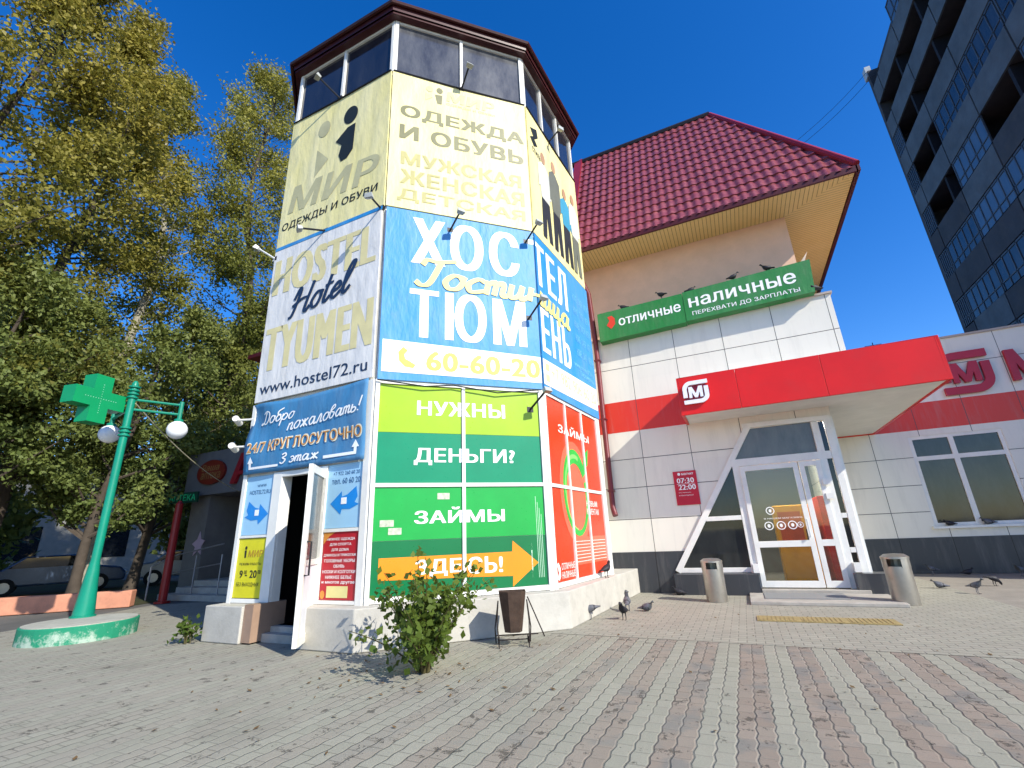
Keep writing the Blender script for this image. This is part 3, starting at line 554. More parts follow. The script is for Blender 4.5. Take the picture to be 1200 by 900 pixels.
def door_posters():
    t = poster(FL, .05, .755, 1.61, 2.62, LBLUE, 'pale blue poster with curved blue arrow pointing right, left of the tower door')
    m = MB(); FL.flat(m, [(.1+.6*a, 1.78+.4*b) for a, b in ARW], .026); m.build('arrow_print', PBLUE, t)
    m = MB(); text(m, FL, 'WWW', .34, .58, 2.42, 2.47, .026, .01); text(m, FL, 'HOSTEL72.RU', .16, .7, 2.3, 2.37, .026, .01); m.build('lettering', M('poster_navy', '2C5C8C', .5), t)
    m = MB(); FL.box(m, .36, .46, 1.93, 2.03, .027, .03); text(m, FL, '3 этаж', .37, .45, 1.95, 2.01, .031, 0); m.build('lettering', WPRINT, t)
    t = poster(FL, 2.045, 2.785, 1.64, 2.64, LBLUE, 'pale blue poster with curved blue arrow pointing left, right of the tower door')
    m = MB(); FL.flat(m, [(2.74-.6*a, 1.84+.42*b) for a, b in ARW][::-1], .026); m.build('arrow_print', PBLUE, t)
    m = MB(); text(m, FL, '+7 922 260 60 20', 2.16, 2.72, 2.46, 2.52, .026, .01); text(m, FL, 'тел. 60 60 20', 2.14, 2.74, 2.32, 2.41, .026, .015); m.build('lettering', M('poster_navy', '2C5C8C', .5), t)
    m = MB(); FL.box(m, 2.37, 2.48, 2.0, 2.1, .027, .03); text(m, FL, '3 этаж', 2.38, 2.47, 2.02, 2.08, .031, 0); m.build('lettering', WPRINT, t)
    t = poster(FL, .055, .75, .61, 1.55, YPOST, 'yellow opening hours poster left of the tower door')
    m = MB(); text(m, FL, 'РЕЖИМ РАБОТЫ', .14, .68, 1.12, 1.16, .026, .01); text(m, FL, '9 - 20', .17, .6, .92, 1.04, .026, .05); text(m, FL, '00', .28, .35, .98, 1.04, .026, .02); text(m, FL, '00', .62, .69, .98, 1.04, .026, .02); text(m, FL, 'БЕЗ ВЫХОДНЫХ', .12, .68, .78, .85, .026, .005); FL.flat(m, ellipse(.26, 1.4, .028, .03, 12), .026); FL.flat(m, [(.23, 1.36), (.28, 1.36), (.28, 1.24), (.24, 1.24)], .026); m.build('lettering', BLACKP, t)
    m = MB(); text(m, FL, 'МИР', .33, .7, 1.25, 1.36, .026, .03, .1); m.build('lettering', M('gold_print', 'B48A2C', .5), t)
    m = MB(); FL.box(m, .04, .76, .585, .61, .004, .03); FL.box(m, .04, .76, 1.552, 1.575, .004, .03); m.build('frame', DARKM, t)
    t = poster(FL, 2.06, 2.77, .61, 1.58, RPOST, 'red list poster of clothing goods right of the tower door')
    m = MB()
    for k, s in enumerate(('НИЖНЕЕ ОДЕЖДА', 'ДЛЯ СПОРТА', 'ДЛЯ ДОМА', 'ДЖИНСЫ И ТРИКОТАЖ', 'ГОЛОВНЫЕ УБОРЫ', 'ОБУВЬ', 'НОСКИ И КОЛГОТКИ', 'НИЖНЕЕ БЕЛЬЕ', 'и многое другое')):
        w = min(.33, .022*len(s)); text(m, FL, s, 2.42-w, 2.42+w, 1.45-.078*k, 1.495-.078*k, .026, .02)
    m.build('lettering', WPRINT, t)
    m = MB(); FL.box(m, 2.2, 2.62, .64, .8, .023, .026); m.build('label_print', M('pale_yellow_print', 'D9CF8C', .5), t)
    m = MB(); FL.flat(m, [(2.06, 1.58), (2.3, 1.58), (2.18, 1.52), (2.06, 1.4)], .026); FL.flat(m, ellipse(2.12, .68, .05, .06, 12), .026); m.build('leaf_print', M('orange_leaf_print', 'D08A3A', .5), t)
    t = poster(FL, .76, .81, 1.55, 1.85, DARKM, 'small dark box fixed on the door frame by the left arrow poster', 'entry_box'); t['category'] = 'box'
door_posters()
def loans_green():
    t = thing('loan_advert', 'green window advert offering loans with an orange arrow on the front of the tower', 'advert', FF.P(1.5, .62, .02))
    LIME = M('lime_film', '97BA1C', .3, var=.06); TEAL = M('teal_film', '07835C', .3, var=.06); GRN = M('green_film', '1B9C42', .3, var=.06); DGR = M('dark_green_film', '0C6C3D', .3, var=.06); ORG = M('orange_film', 'F08A20', .3, var=.05)
    for z0, z1, mt in ((3.105, 3.925, LIME), (2.285, 3.1, TEAL), (1.415, 2.215, GRN), (.635, 1.41, DGR)):
        m = MB(); FF.box(m, .075, 1.455, z0, z1, .002, .014); FF.box(m, 1.515, 2.895, z0, z1, .002, .014); m.build('film', mt, t)
    m = MB(); FF.flat(m, [(.18, .86), (1.45, .83), (1.45, 1.17), (.18, 1.17)], .018); FF.flat(m, [(1.52, .83), (2.29, .8), (2.28, .64), (2.74, .98), (2.3, 1.34), (2.29, 1.17), (1.52, 1.17)], .018); m.build('arrow_print', ORG, t)
    m = MB(); o = .021
    m = MB(); text(m, FF, 'НУЖНЫ', .69, 2.25, 3.41, 3.66, o, .05); text(m, FF, 'ДЕНЬГИ?', .66, 2.4, 2.57, 2.85, o, .05); text(m, FF, 'ЗАЙМЫ', .69, 2.18, 1.65, 1.9, o, .05); text(m, FF, 'ЗДЕ', .72, 1.44, .87, 1.12, o, .05); text(m, FF, 'СЬ!', 1.54, 2.12, .87, 1.12, o, .05)
    m.build('lettering', WPRINT, t)
    m = MB()
    for k in range(3): text(m, FF, 'оформление займа в офисе', 2.62, 2.64, .75, 1.3, o+.001*k, .0)
    for k in range(4): FF.box(m, 2.74+.03*k, 2.747+.03*k, .75, 2.05-.1*k, .016, .018)
    m.build('small_print', M('pale_green_print', 'BFE0C4', .5), t)
    m = MB(); FF.box(m, .17, .38, 1.62, 1.72, .015, .018); FF.box(m, 1.05, 1.25, 2.02, 2.12, .015, .018); FF.box(m, .3, .5, 1.5, 1.6, .015, .019); m.build('sticker', M('old_sticker', 'B9BFA8', .6, var=.3, vs=20), t)
loans_green()
def loans_red():
    t = thing('loan_advert', 'red window advert offering loans with a green ring on the side of the tower', 'advert', FR.P(1.4, .62, .02))
    RED = M('red_film', 'E2401F', .3, var=.08); CORAL = M('coral_film', 'F0664A', .3, var=.05); GR = M('ring_green', '2FAE3E', .3, var=.15); OR2 = M('orange_glow_film', 'F2703A', .3)
    m = MB()
    for s0, s1 in ((.095, .93), (.99, 1.79), (1.85, 2.715)):
        for z0, z1 in ((.635, 2.215), (2.285, 3.925)): FR.box(m, s0, s1, z0, z1, .002, .012)
    m.build('film', RED, t)
    m = MB()
    for z0, z1 in ((.85, 1.35),):
        for s0, s1 in ((.99, 1.79), (1.85, 2.7)): FR.box(m, s0, s1, z0, z1, .013, .016)
    FR.flat(m, ellipse(1.25, 2.2, .75, 1.0, 32), .0165); m.build('coral_print', CORAL, t)
    def ring(cx, cz, rx, rz, w, o, t0, t1, n=40):
        m = MB(); vs = []
        for k in range(n+1):
            a = t0+(t1-t0)*k/n; e = w*(.75+.35*sin(a)); vs += [FR.P(cx+(rx-e)*cos(a), cz+(rz-e*1.3)*sin(a), o), FR.P(cx+rx*cos(a), cz+rz*sin(a), o)]
        return m.add(vs, [(2*k, 2*k+1, 2*k+3, 2*k+2) for k in range(n)])
    ring(1.27, 2.2, .62, .84, .2, .021, .5, 6.6).build('ring_print', GR, t)
    ring(1.27, 2.2, .55, .74, .06, .024, 1.2, 4.6).build('ring_print', M('ring_light_green', '7FD06A', .3), t)
    m = MB(); FR.flat(m, [(1.7, 2.62), (2.0, 2.8), (2.1, 3.15), (1.8, 3.0)], .022); m.build('leaf_print', GR, t)
    m = MB(); text(m, FR, 'ЗАЙМЫ', .58, 2.2, 3.29, 3.5, .026, .05); text(m, FR, 'НОВЫМ', 1.72, 2.35, 1.93, 2.05, .026, .04); text(m, FR, 'КЛИЕНТАМ', 1.72, 2.4, 1.77, 1.89, .026, .04); text(m, FR, 'ОТЛИЧНЫЕ', .32, .9, .82, .93, .026, .03); text(m, FR, 'НАЛИЧНЫЕ', .32, .9, .68, .79, .026, .03)
    FR.flat(m, [(.12, .7), (.2, .66), (.27, .72), (.27, .86), (.2, .95), (.12, .92), (.17, .85), (.19, .78)], .026)
    for k in range(7):
        for s0, s1 in ((1.02, 1.77), (1.88, 2.66)): FR.box(m, s0, s1, .9+.06*k, .912+.06*k, .017, .019)
    m.build('lettering', M('white_pink_print', 'F6DAD2', .5), t)
loans_red()
# floodlights on arms
def floodlight(fr, b, tip, off, label, pale=False, base_o=.09):
    t = thing('floodlight', label, 'floodlight', fr.P(b[0], b[1], base_o), 'floodlights on arms along the tower banners')
    p0 = np.array(fr.P(b[0], b[1], base_o-.03)); p1 = np.array(fr.P(tip[0], tip[1], off)); ar = M('pale_arm', 'C9CBCB', .4) if pale else DARKM
    m = MB(); m.tube([p0, p0*.4+p1*.6, p1], .02, 6); fr.box(m, b[0]-.06, b[0]+.06, b[1]-.05, b[1]+.05, base_o-.06, base_o-.02); m.build('arm', ar, t)
    d = (p1-p0)/np.linalg.norm(p1-p0); sd = np.cross(d, [0, 0, 1.]); sd /= np.linalg.norm(sd); up = np.cross(sd, d); m = MB()
    q = lambda a, b_, c: p1+d*a+sd*b_+up*c
    m.hexa([q(-.03, -.065, -.04), q(-.03, .065, -.04), q(.07, .085, -.065), q(.07, -.085, -.065), q(-.03, -.05, .03), q(-.03, .05, .03), q(.07, .075, .035), q(.07, -.075, .035)])
    h = m.build('lamp_head', M('lamp_housing', 'A8ABA8', .4) if not pale else WHITE, t, bevel=.008)
    m = MB(); m.add([q(-.01, -.06, -.052), q(-.01, .06, -.052), q(.06, .075, -.07), q(.06, -.075, -.07)], [(0, 1, 2, 3)]); m.build('lamp_lens', glass_dark('lamp_lens', (.3, .3, .28), .1), h)
floodlight(FL, (1.45, 11.38-.36), (1.56-.3, 11.26), .5, 'floodlight on its arm above the left yellow facet, before the dark panes')
floodlight(FF, (1.49, 10.97), (1.57, 11.2), .45, 'floodlight on its arm above the front yellow facet, before the dusty panes')
floodlight(FR, (1.24, 11.0), (1.05, 11.02), .45, 'floodlight on its arm at the top of the side facet, under the maroon roof')
floodlight(FL, (1.44, 7.45), (1.2, 7.34), .45, 'floodlight on its arm above the cream hostel capitals')
floodlight(FL, (2.86, 7.45), (2.95, 7.4), .45, 'floodlight on its arm at the tower corner between the white and blue hostel banners')
floodlight(FF, (1.24, 7.17), (1.35, 7.32), .45, 'floodlight on its arm over the white letters of the blue hostel banner')
floodlight(FF, (2.83, 7.2), (2.95, 7.4), .45, 'floodlight at the bend of the blue hostel banner, at its upper edge')
floodlight(FF, (2.8, 5.44), (2.92, 5.66), .5, 'bulky double floodlight in the middle of the blue hostel banner')
floodlight(FF, (2.74, 3.6), (2.89, 3.84), .45, 'floodlight on its arm at the corner of the green and red loan adverts', base_o=.04)
floodlight(FL, (.0, 7.25), (-.32, 7.5), .25, 'white floodlight sticking out at the left edge of the white hostel banner', True)
def cctv(z, label):
    t = thing('security_camera', label, 'camera', FL.P(-.02, z, .0), 'white cameras on the left tower edge'); m = MB(); m.tube([FL.P(.02, z, .03), FL.P(-.3, z+.01, .12)], .02, 6); m.build('bracket', WHITE, t)
    m = MB(); m.tube([FL.P(-.42, z-.02, .02), FL.P(-.3, z+.03, .2)], .06, 10); m.build('housing', WHITE, t, smooth=True)
cctv(3.72, 'white security camera on a bracket at the left edge of the welcome banner top')
cctv(3.2, 'white security camera lower on the left edge of the welcome banner')

# ------------------------------------------------------------------ supermarket
YF, YW = 12.25, 17.1
def clad_mat(name, base, joints, shade=(.07, .065, .06)):
    n = NT(name); p = n.pos(); X, Y, Z = n.xyz(p); c = n.mix(n.ramp(n.noise(p, .7, 4), .3, .7), tuple(x*.95 for x in base), base)
    u = n.math('DIVIDE', n.math('ADD', X, 2.03+1.183*20), 1.183); fu = n.math('ABSOLUTE', n.math('SUBTRACT', n.math('FRACT', n.math('ADD', u, .5)), .5)); j = n.math('LESS_THAN', fu, .006)
    for z in joints: j = n.math('MAXIMUM', j, n.math('LESS_THAN', n.math('ABSOLUTE', n.math('SUBTRACT', Z, z)), .008))
    cv = n.n('ShaderNodeCombineXYZ'); n.l(n.math('FLOOR', u), cv.inputs[0]); n.l(n.math('FLOOR', n.math('DIVIDE', Z, .76)), cv.inputs[2]); wn = n.n('ShaderNodeTexWhiteNoise'); n.l(cv.outputs[0], wn.inputs['Vector'])
    c = n.mix(n.math('MULTIPLY', wn.outputs['Value'], .10), c, tuple(x*.6 for x in base))
    st = n.n('ShaderNodeMapping'); st.inputs['Scale'].default_value = (3, 3, .4); n.l(p, st.inputs[0])
    c = n.mix(n.math('MULTIPLY', n.ramp(n.noise(st.outputs[0], 1.5, 6, .7), .5, .8), .25), c, (.35, .33, .29))
    c = n.mix(j, c, shade); n.pbr(c, .32, 0, n.bump(n.math('MULTIPLY', j, -1.), .8, .01), .45); return n.m
CLAD = clad_mat('white_cladding', lin('E8E2D4'), (1.695, 2.47, 3.2, 5.72))
CLADR = clad_mat('red_cladding', lin('D8321F'), ()); CLADK = clad_mat('graphite_cladding', lin('3A3C40'), (), (.005, .005, .005))
shop = thing('supermarket', 'white and red clad supermarket with a steep red tiled roof and red canopy', 'shop', (1, 14, 0))
PINK = M('pink_render', 'ECC0A2', .9, var=.06, bump=.1); SOFF = None
def shop_build():
    xl = -4.3
    # front wall around the entrance: pieces left of the slanted jamb, above, upper box
    def W(pts, y0, y1, mb): return mb.extr([(x, y0, z) for x, z in pts], (0, y1-y0, 0))
    m = MB(); W([(xl, .92), (-1.29, .92), (.42, 3.62), (.46, 3.93), (xl, 3.93)], YF, YF+.25, m); W([(.42, 3.62), (2.15, 3.62), (2.15, 3.69), (2.2, 3.69), (2.2, 3.93), (.46, 3.93)], YF, YF+.25, m)
    W([(2.0, 4.0), (2.82, 4.0), (2.82, 6.63), (xl, 6.63), (xl, 4.77), (2.0, 4.77)], YF, YF+.25, m); m.box(2.57, 2.82, YF+.25, YW, 4.0, 6.63); m.box(2.02, 2.2, YF+.25, YW, .0, 3.93)
    m.build('wall', CLAD, shop)
    m = MB(); W([(xl, 3.93), (2.0, 3.93), (2.0, 4.77), (xl, 4.77)], YF-.003, YF+.25, m); m.build('red_band', CLADR, shop)
    m = MB(); W([(xl, 0), (-1.62, 0), (-1.62, .445), (-1.29, .92), (xl, .92)], YF-.02, YF+.25, m); m.build('plinth', CLADK, shop)
    m = MB(); m.box(-1.62, .12, YF-.34, YF+.2, 0, .43); m.build('plinth', CLADK, shop); m = MB(); m.box(1.86, 2.6, YF-.3, YF+.2, 0, .42); m.build('plinth', CLADK, shop); m = MB(); m.box(2.155, 2.21, YF-.02, YF+.26, .42, 3.69); m.build('side_trim', WHITE, shop)
    m = MB(); m.box(xl, 2.86, YF-.05, YF+.3, 6.63, 6.68); m.build('parapet_cap', M('cap_metal', 'B4A59A', .5), shop)
    m = MB(); m.box(xl, 2.55, YF+.25, YW+4, 6.0, 6.1); m.build('roof_deck', STEPC, shop)
    # upper storey, soffit and hipped tile roof
    m = MB(); m.box(-3.4, 2.42, 12.72, 19, 6.1, 9.3); m.build('upper_wall', PINK, shop)
    n = NT('timber_soffit'); p = n.pos(); X, Y, Z = n.xyz(p)
    d1 = n.math('SUBTRACT', Y, 12.72); d2 = n.math('SUBTRACT', X, 2.42); side = n.math('GREATER_THAN', d2, n.math('MULTIPLY', d1, -1.3))
    fr = n.math('FRACT', n.math('DIVIDE', n.math('ADD', n.math('MULTIPLY', X, n.math('SUBTRACT', 1., side)), n.math('MULTIPLY', Y, side)), .1))
    j = n.math('LESS_THAN', fr, .12); c = n.mix(n.noise(p, 3, 4), lin('EACB8C'), lin('DCBA74')); c = n.mix(j, c, lin('8A6A34')); n.pbr(c, .5, 0, n.bump(n.math('MULTIPLY', j, -1.), .5, .01)); SOFF = n.m
    ex0, ex1, ey0, ey1, ez = -3.25, 3.84, 11.62, 20.4, 9.32
    m = MB(); m.box(ex0, ex1-.02, ey0+.02, ey1, ez-.02, ez+.02); m.build('soffit', SOFF, shop)
    # tiles: modelled wave in steps
    n = NT('red_metal_tile'); p = n.pos(); c = n.mix(n.ramp(n.noise(p, 1.2, 6), .3, .7), lin('75323A'), lin('884045')); c = n.mix(n.math('MULTIPLY', n.ramp(n.noise(p, 9, 6, .7), .45, .75), .35), c, lin('C88A80'))
    n.pbr(c, .32, 0, None, .5); TILE = n.m
    ry, rz, rx = 14.25, 14.95, 1.36
    def slope(e0, e1, r0, r1, name):
        """metal-tile sheet between an eave line and a ridge line (3d points)"""
        e0, e1, r0, r1 = map(np.array, (e0, e1, r0, r1)); L0 = np.linalg.norm(e1-e0); up = (r0+r1)/2-(e0+e1)/2; nrm = np.cross(e1-e0, up); nrm = nrm/np.linalg.norm(nrm); nrm = nrm if nrm[2] > 0 else -nrm
        rows = 15; ax = (e1-e0)/L0; o = e0; upv = up-ax*(up@ax); H = np.linalg.norm(upv); upn = upv/H; vs = []; fs = []; nu = int(L0/.025)
        def u_at(t): return (r0-o)@ax*t, L0+((r1-o)@ax-L0)*t
        idx = 0
        for r in range(rows):
            lines = []
            for k in range(5):
                t = (r+k/4)/rows; a, b = u_at(t); line = []
                for i in range(nu+1):
                    u = i/nu*L0; u = min(max(u, a), b)
                    w = .022*cos(2*pi*u/.225); step = .035*(1-k/4); arch = .02*cos(2*pi*u/.225)
                    P = o+ax*u+upn*(H*t-arch*(1 if k < 4 else 1))+nrm*(.03+w+step); line.append(P)
                lines.append(line)
            base = len(vs)
            for ln in lines: vs += ln
            for k in range(4):
                for i in range(nu):
                    if np.linalg.norm(lines[k][i]-lines[k][i+1]) < 1e-6 and np.linalg.norm(lines[k+1][i]-lines[k+1][i+1]) < 1e-6: continue
                    fs.append((base+k*(nu+1)+i, base+k*(nu+1)+i+1, base+(k+1)*(nu+1)+i+1, base+(k+1)*(nu+1)+i))
            if r:
                for i in range(nu):
                    pb = base-(nu+1)
                    if np.linalg.norm(vs[base+i]-vs[base+i+1]) > 1e-6: fs.append((base+i, base+i+1, pb+i+1, pb+i))
        m = MB().add(vs, fs); ob = m.build(name, TILE, shop)
        for pl in ob.data.polygons: pl.use_smooth = True
        ob.data.set_sharp_from_angle(angle=R_(35)); return ob
    rfy = 17.6
    m = MB(); V = [(ex0, ey0, ez+.05), (ex1, ey0, ez+.05), (ex1, ey1, ez+.05), (ex0, ey1, ez+.05), (ex0, ry+.05, rz-.08), (rx, ry+.05, rz-.08), (rx, rfy, rz-.08), (ex0, rfy, rz-.08)]
    m.add(V, [(0, 1, 5, 4), (1, 2, 6, 5), (2, 3, 7, 6), (4, 5, 6, 7), (0, 4, 7, 3)]); rf = m.build('roof', MAROON, shop)
    t_ = slope((ex0, ey0-.03, ez+.03), (ex1, ey0-.03, ez+.03), (ex0, ry, rz), (rx, ry, rz), 'roof_tiles')
    slope((ex1+.03, ey0, ez+.03), (ex1+.03, ey1, ez+.03), (rx, ry, rz), (rx, rfy, rz), 'roof_tiles')
    m = MB(); m.box(ex0, ex1+.03, ey0-.08, ey0-.02, ez-.06, ez+.1); m.box(ex1, ex1+.08, ey0-.08, ey1, ez-.06, ez+.1); m.build('fascia', M('dark_maroon_fascia', '4E1A1C', .45), shop)
    m = MB(); m.tube([(ex1+.04, ey0-.06, ez+.14), (rx, ry, rz+.05)], .085, 8); m.build('hip_cap', M('hip_red', '8E2430', .35), shop)
    m = MB(); m.tube([(rx, ry, rz+.07), (ex0-.5, ry, rz+.07)], .10, 8); m.build('ridge_cap', M('ridge_dark', '2A2022', .5), shop)
    m = MB(); m.extr([(ex0-.25, ey0-.05, ez), (ex0+.05, ey0-.05, ez+.1), (ex0+.05, ry, rz+.08), (ex0-.25, ry, rz)], (0, -.05, .12)); m.build('flashing', M('hip_red', '8E2430', .35), shop)
    m = MB(); m.tube([(-3.2, 11.7, 9.25), (-3.2, 11.75, 8.9), (-2.98, 12.1, 8.15), (-2.92, 12.12, 6.6)], .075, 10); m.tube([(-2.92, 12.12, 6.6), (-2.92, 12.12, 2.0), (-2.86, 12.05, 1.8)], .07, 10)
    for z in (2.4, 4.3, 6.0): m.box(-3.0, -2.84, 12.05, 12.24, z, z+.04)
    m.build('downpipe', M('downpipe_red', '6E2228', .4, var=.15, dirt=.15), shop, smooth=True)
    # canopy
    RED = M('canopy_red', 'D81E14', .32, var=.08, vs=.9, bump=.06, bs=1.2, dirt=.12); SOFW = M('canopy_soffit', 'DCDAD4', .6, var=.06)
    m = MB(); m.box(-.78, 4.0, 11.16, YW, 3.99, 4.74); m.build('canopy_body', SOFW, shop)
    can = MB()
    for x0, x1 in ((-.79, .415), (.42, 2.055), (2.06, 4.0)): can.box(x0, x1, 11.1, 11.157, 3.9, 4.81)
    can.box(4.0, 4.06, 11.1, YW-.01, 3.9, 4.81); can.box(-.85, -.79, 11.1, YF-.01, 3.9, 4.81); can.build('canopy_fascia', RED, shop, bevel=.006)
    m = MB(); m.box(-.785, 4.0, 11.16, YW, 3.92, 3.975); m.build('canopy_soffit', SOFW, shop)
    # entrance: slanted glazed frame
    ent = MB(); y0, y1 = YF-.06, YF+.06
    def bar(p, q, w, mb=ent, yy=(y0, y1)):
        p, q = np.array(p), np.array(q); d = (q-p)/np.linalg.norm(q-p); nn = np.array([-d[1], d[0]])*w/2
        mb.extr([(a[0], yy[0], a[1]) for a in (p-nn, q-nn, q+nn, p+nn)], (0, yy[1]-yy[0], 0))
    bar((-1.56, .46), (.5, 3.68), .13); bar((.38, 3.70), (2.16, 3.66), .11, yy=(y0+.002, y1)); bar((2.09, 3.62), (2.09, .42), .13); bar((-1.5, .49), (.02, .49), .1, yy=(y0+.003, y1))
    bar((.08, 2.83), (.08, .12), .15, yy=(y0-.002, y1)); bar((.0, 2.84), (2.02, 2.84), .17, yy=(y0-.004, y1)); bar((1.845, 3.6), (1.845, .12), .14, yy=(y0-.001, y1)); bar((-.76, 1.61), (.0, 1.61), .1, yy=(y0+.004, y1)); bar((1.92, .86), (2.02, .86), .1, yy=(y0+.005, y1)); bar((1.92, 1.55), (2.02, 1.55), .1, yy=(y0+.005, y1))
    ent.build('entrance_frame', WHITE, shop, bevel=.004)
    GC = glass_clear('shop_glass'); GDK = glass_dark('side_glass', (.012, .014, .014), .03, .05)
    m = MB(); m.extr([(-1.45, YF+.02, .54), (.0, YF+.02, .54), (.0, YF+.02, 1.57), (-.78, YF+.02, 1.57)], (0, .012, 0)); m.build('window_pane', GDK, shop)
    m = MB(); m.extr([(-.72, YF+.02, 1.66), (.0, YF+.02, 1.66), (.0, YF+.02, 2.78)], (0, .012, 0)); m.build('window_pane', GDK, shop)
    m = MB(); m.extr([(.02, YF+.02, 2.92), (1.78, YF+.02, 2.92), (1.78, YF+.02, 3.62), (.5, YF+.02, 3.62)], (0, .012, 0)); m.build('window_pane', glass_dark('transom_glass', (.10, .11, .10), .12, .35), shop)
    for z0, z1 in ((.5, .82), (.9, 1.5), (1.6, 2.76), (2.92, 3.6)):
        m = MB(); m.box(1.92, 2.02, YF+.0, YF+.012, z0, z1); m.build('window_pane', GDK, shop)
    def leaf(x0, x1, gl, name):
        m = MB(); yy = (YF-.10, YF-.04); b = .1
        m.box(x0, x0+b, *yy, .14, 2.74); m.box(x1-b, x1, *yy, .14, 2.74); m.box(x0+b, x1-b, *yy, .14, .27); m.box(x0+b, x1-b, *yy, 2.63, 2.74); m.box(x0+b, x1-b, *yy, .95, 1.08)
        d = m.build('door', WHITE, shop, bevel=.004)
        for z0, z1 in ((.27, .95), (1.08, 2.63)): m = MB(); m.box(x0+b, x1-b, YF-.075, YF-.065, z0, z1); m.build('door_glass', gl, d)
        return d
    d1 = leaf(.15, 1.33, GC, 'l'); d2 = leaf(1.35, 1.77, GC, 'r')
    m = MB(); m.tube([(1.26, YF-.1, 1.15), (1.26, YF-.16, 1.15), (1.26, YF-.16, 1.5), (1.26, YF-.1, 1.5)], .014, 6); m.build('handle', M('pale_arm', 'C9CBCB', .4), d1)
    m = MB()
    for cx, cz, r in ((.6, 1.72, .085), (.52, 1.4, .09), (.76, 1.4, .09), (.98, 1.4, .09), (1.13, 1.4, .06)):
        n_ = 20
        for k in range(n_):
            a, b = 2*pi*k/n_, 2*pi*(k+1)/n_; m.add([(cx+q*cos(t), YF-.079, cz+q*sin(t)) for q, t in ((r, a), (r, b), (r*.8, b), (r*.8, a))], [(0, 1, 2, 3)])
        m.add([(cx+.35*r*cos(t), YF-.079, cz+.45*r*sin(t)) for t in np.linspace(0, 2*pi, 8)[:-1]], [tuple(range(7))])
    fd = Fr(0, YF-.076, 0); text(m, fd, 'В НАШЕМ МАГАЗИНЕ', .45, 1.2, 1.54, 1.57, .002, .0); m.build('door_sticker', WPRINT, d1)
    for z in (2.2, 1.9): m = MB(); m.box(1.72, 1.86, YF-.16, YF-.10, z, z+.12); m.build('hinge', WHITE, d2)
    for x in (.1, 1.95): m = MB(); m.box(x-.06, x+.06, YF-.2, YF-.07, .44, .62); m.build('door_stop', WHITE, shop)
    # interior behind the doors
    m = MB(); m.box(-2, 2.1, YF+.3, YF+4, .08, .12); m.build('interior_floor', M('shop_floor', '6B665E', .4), shop)
    m = MB(); m.box(-.2, 1.8, YF+1.2, YF+1.5, 3.74, 3.79); le = NT('lamp_emission'); em = le.n('ShaderNodeEmission'); em.inputs[0].default_value = (1, .95, .85, 1); em.inputs[1].default_value = 90; le.l(em.outputs[0], le.out.inputs[0]); m.build('ceiling_lamp', le.m, shop)
    m = MB(); m.box(-2, 2.1, YF+4, YF+4.1, .1, 3.8); m.box(-2.1, -2, YF+.3, YF+4.1, .1, 3.8); m.box(2.08, 2.12, YF+.3, YF+4.1, .1, 3.8); m.box(-2.1, 2.12, YF+.3, YF+4.1, 3.8, 3.9); m.build('interior_wall', M('interior_wall', '4A463E', .8), shop)
    # steps and mats before the door
    m = MB(); m.box(-.12, 2.3, 10.55, YF-.35, 0, .06); m.box(.13, 2.05, YF-.35, YF-.1, 0, .12); m.build('entrance_step', STEPC, shop, bevel=.01)
    # right wing
    m = MB()
    wx0, wx1, wz = 4.78, 6.86, 1.22
    for x0, x1, z0, z1 in ((2.215, 2.83, .92, 3.88), (2.83, wx0, .92, 3.88), (wx1, 11.9, .92, 3.88), (wx0, wx1, .92, 1.2), (wx0, wx1, 3.7, 3.88), (2.83, 11.9, 4.67, 6.5)): m.box(x0, x1, YW, YW+.25, z0, z1)
    WCL = clad_mat('wing_cladding', lin('E8E2D4'), (1.6, 2.33, 3.11, 5.7)); m.build('wall', WCL, shop)
    m = MB(); m.box(2.215, 11.9, YW-.004, YW+.25, 3.88, 4.67); m.build('red_band', CLADR, shop)
    m = MB(); m.box(2.21, 11.9, YW-.03, YW+.25, 0, .92); m.build('plinth', CLADK, shop)
    m = MB(); m.box(2.83, 11.95, YW-.05, YW+.35, 6.5, 6.56); m.build('parapet_cap', M('cap_metal', 'B4A59A', .5), shop)
    m = MB(); m.box(2.83, 11.9, YW+.35, YW+9, 6.2, 6.3); m.build('roof_deck', STEPC, shop)
    m = MB()
    for x0, x1, z0, z1 in ((wx0, wx0+.09, 1.2, 3.7), (wx1-.09, wx1, 1.2, 3.7), (5.68, 5.8, 1.29, 3.61), (wx0+.09, wx1-.09, 1.2, 1.29), (wx0+.09, wx1-.09, 3.61, 3.7), (wx0+.09, 5.68, 3.0, 3.12), (5.8, wx1-.09, 3.0, 3.12)): m.box(x0, x1, YW+.02, YW+.1, z0, z1)
    wf = m.build('window', WHITE, shop); m = MB(); m.box(wx0+.05, wx1-.05, YW+.055, YW+.065, 1.25, 3.65); m.build('window_pane', glass_dark('wing_glass', (.014, .018, .014), .03, .1), wf)
    m = MB(); m.box(wx0-.06, wx1+.06, YW-.1, YW+.02, 1.14, 1.2); m.build('sill', WHITE, wf)
shop_build()
def vending():
    t = thing('vending_machine', 'yellow orange machine standing inside behind the glass shop door', 'machine', (1.1, 13.3, .12))
    m = MB().box(.7, 1.5, 13.1, 13.8, .12, 1.85); m.build('body', M('orange_yellow', 'F0A81C', .4), t, bevel=.02)
    m = MB().box(.78, 1.25, 13.08, 13.099, .95, 1.7); m.build('front_panel', M('orange_red', 'D2571C', .4), t); m = MB().box(1.62, 1.8, 12.7, 13.6, .12, 2.0); MB().box(1.3, 1.42, 13.08, 13.097, 1.0, 1.3).build('keypad', DARKM, t)
    r = tag(m.build('red_display_stand', M('stand_red', 'C8281A', .4), bevel=.01), 'red display panel standing inside behind the narrow door leaf', 'display stand')
vending()
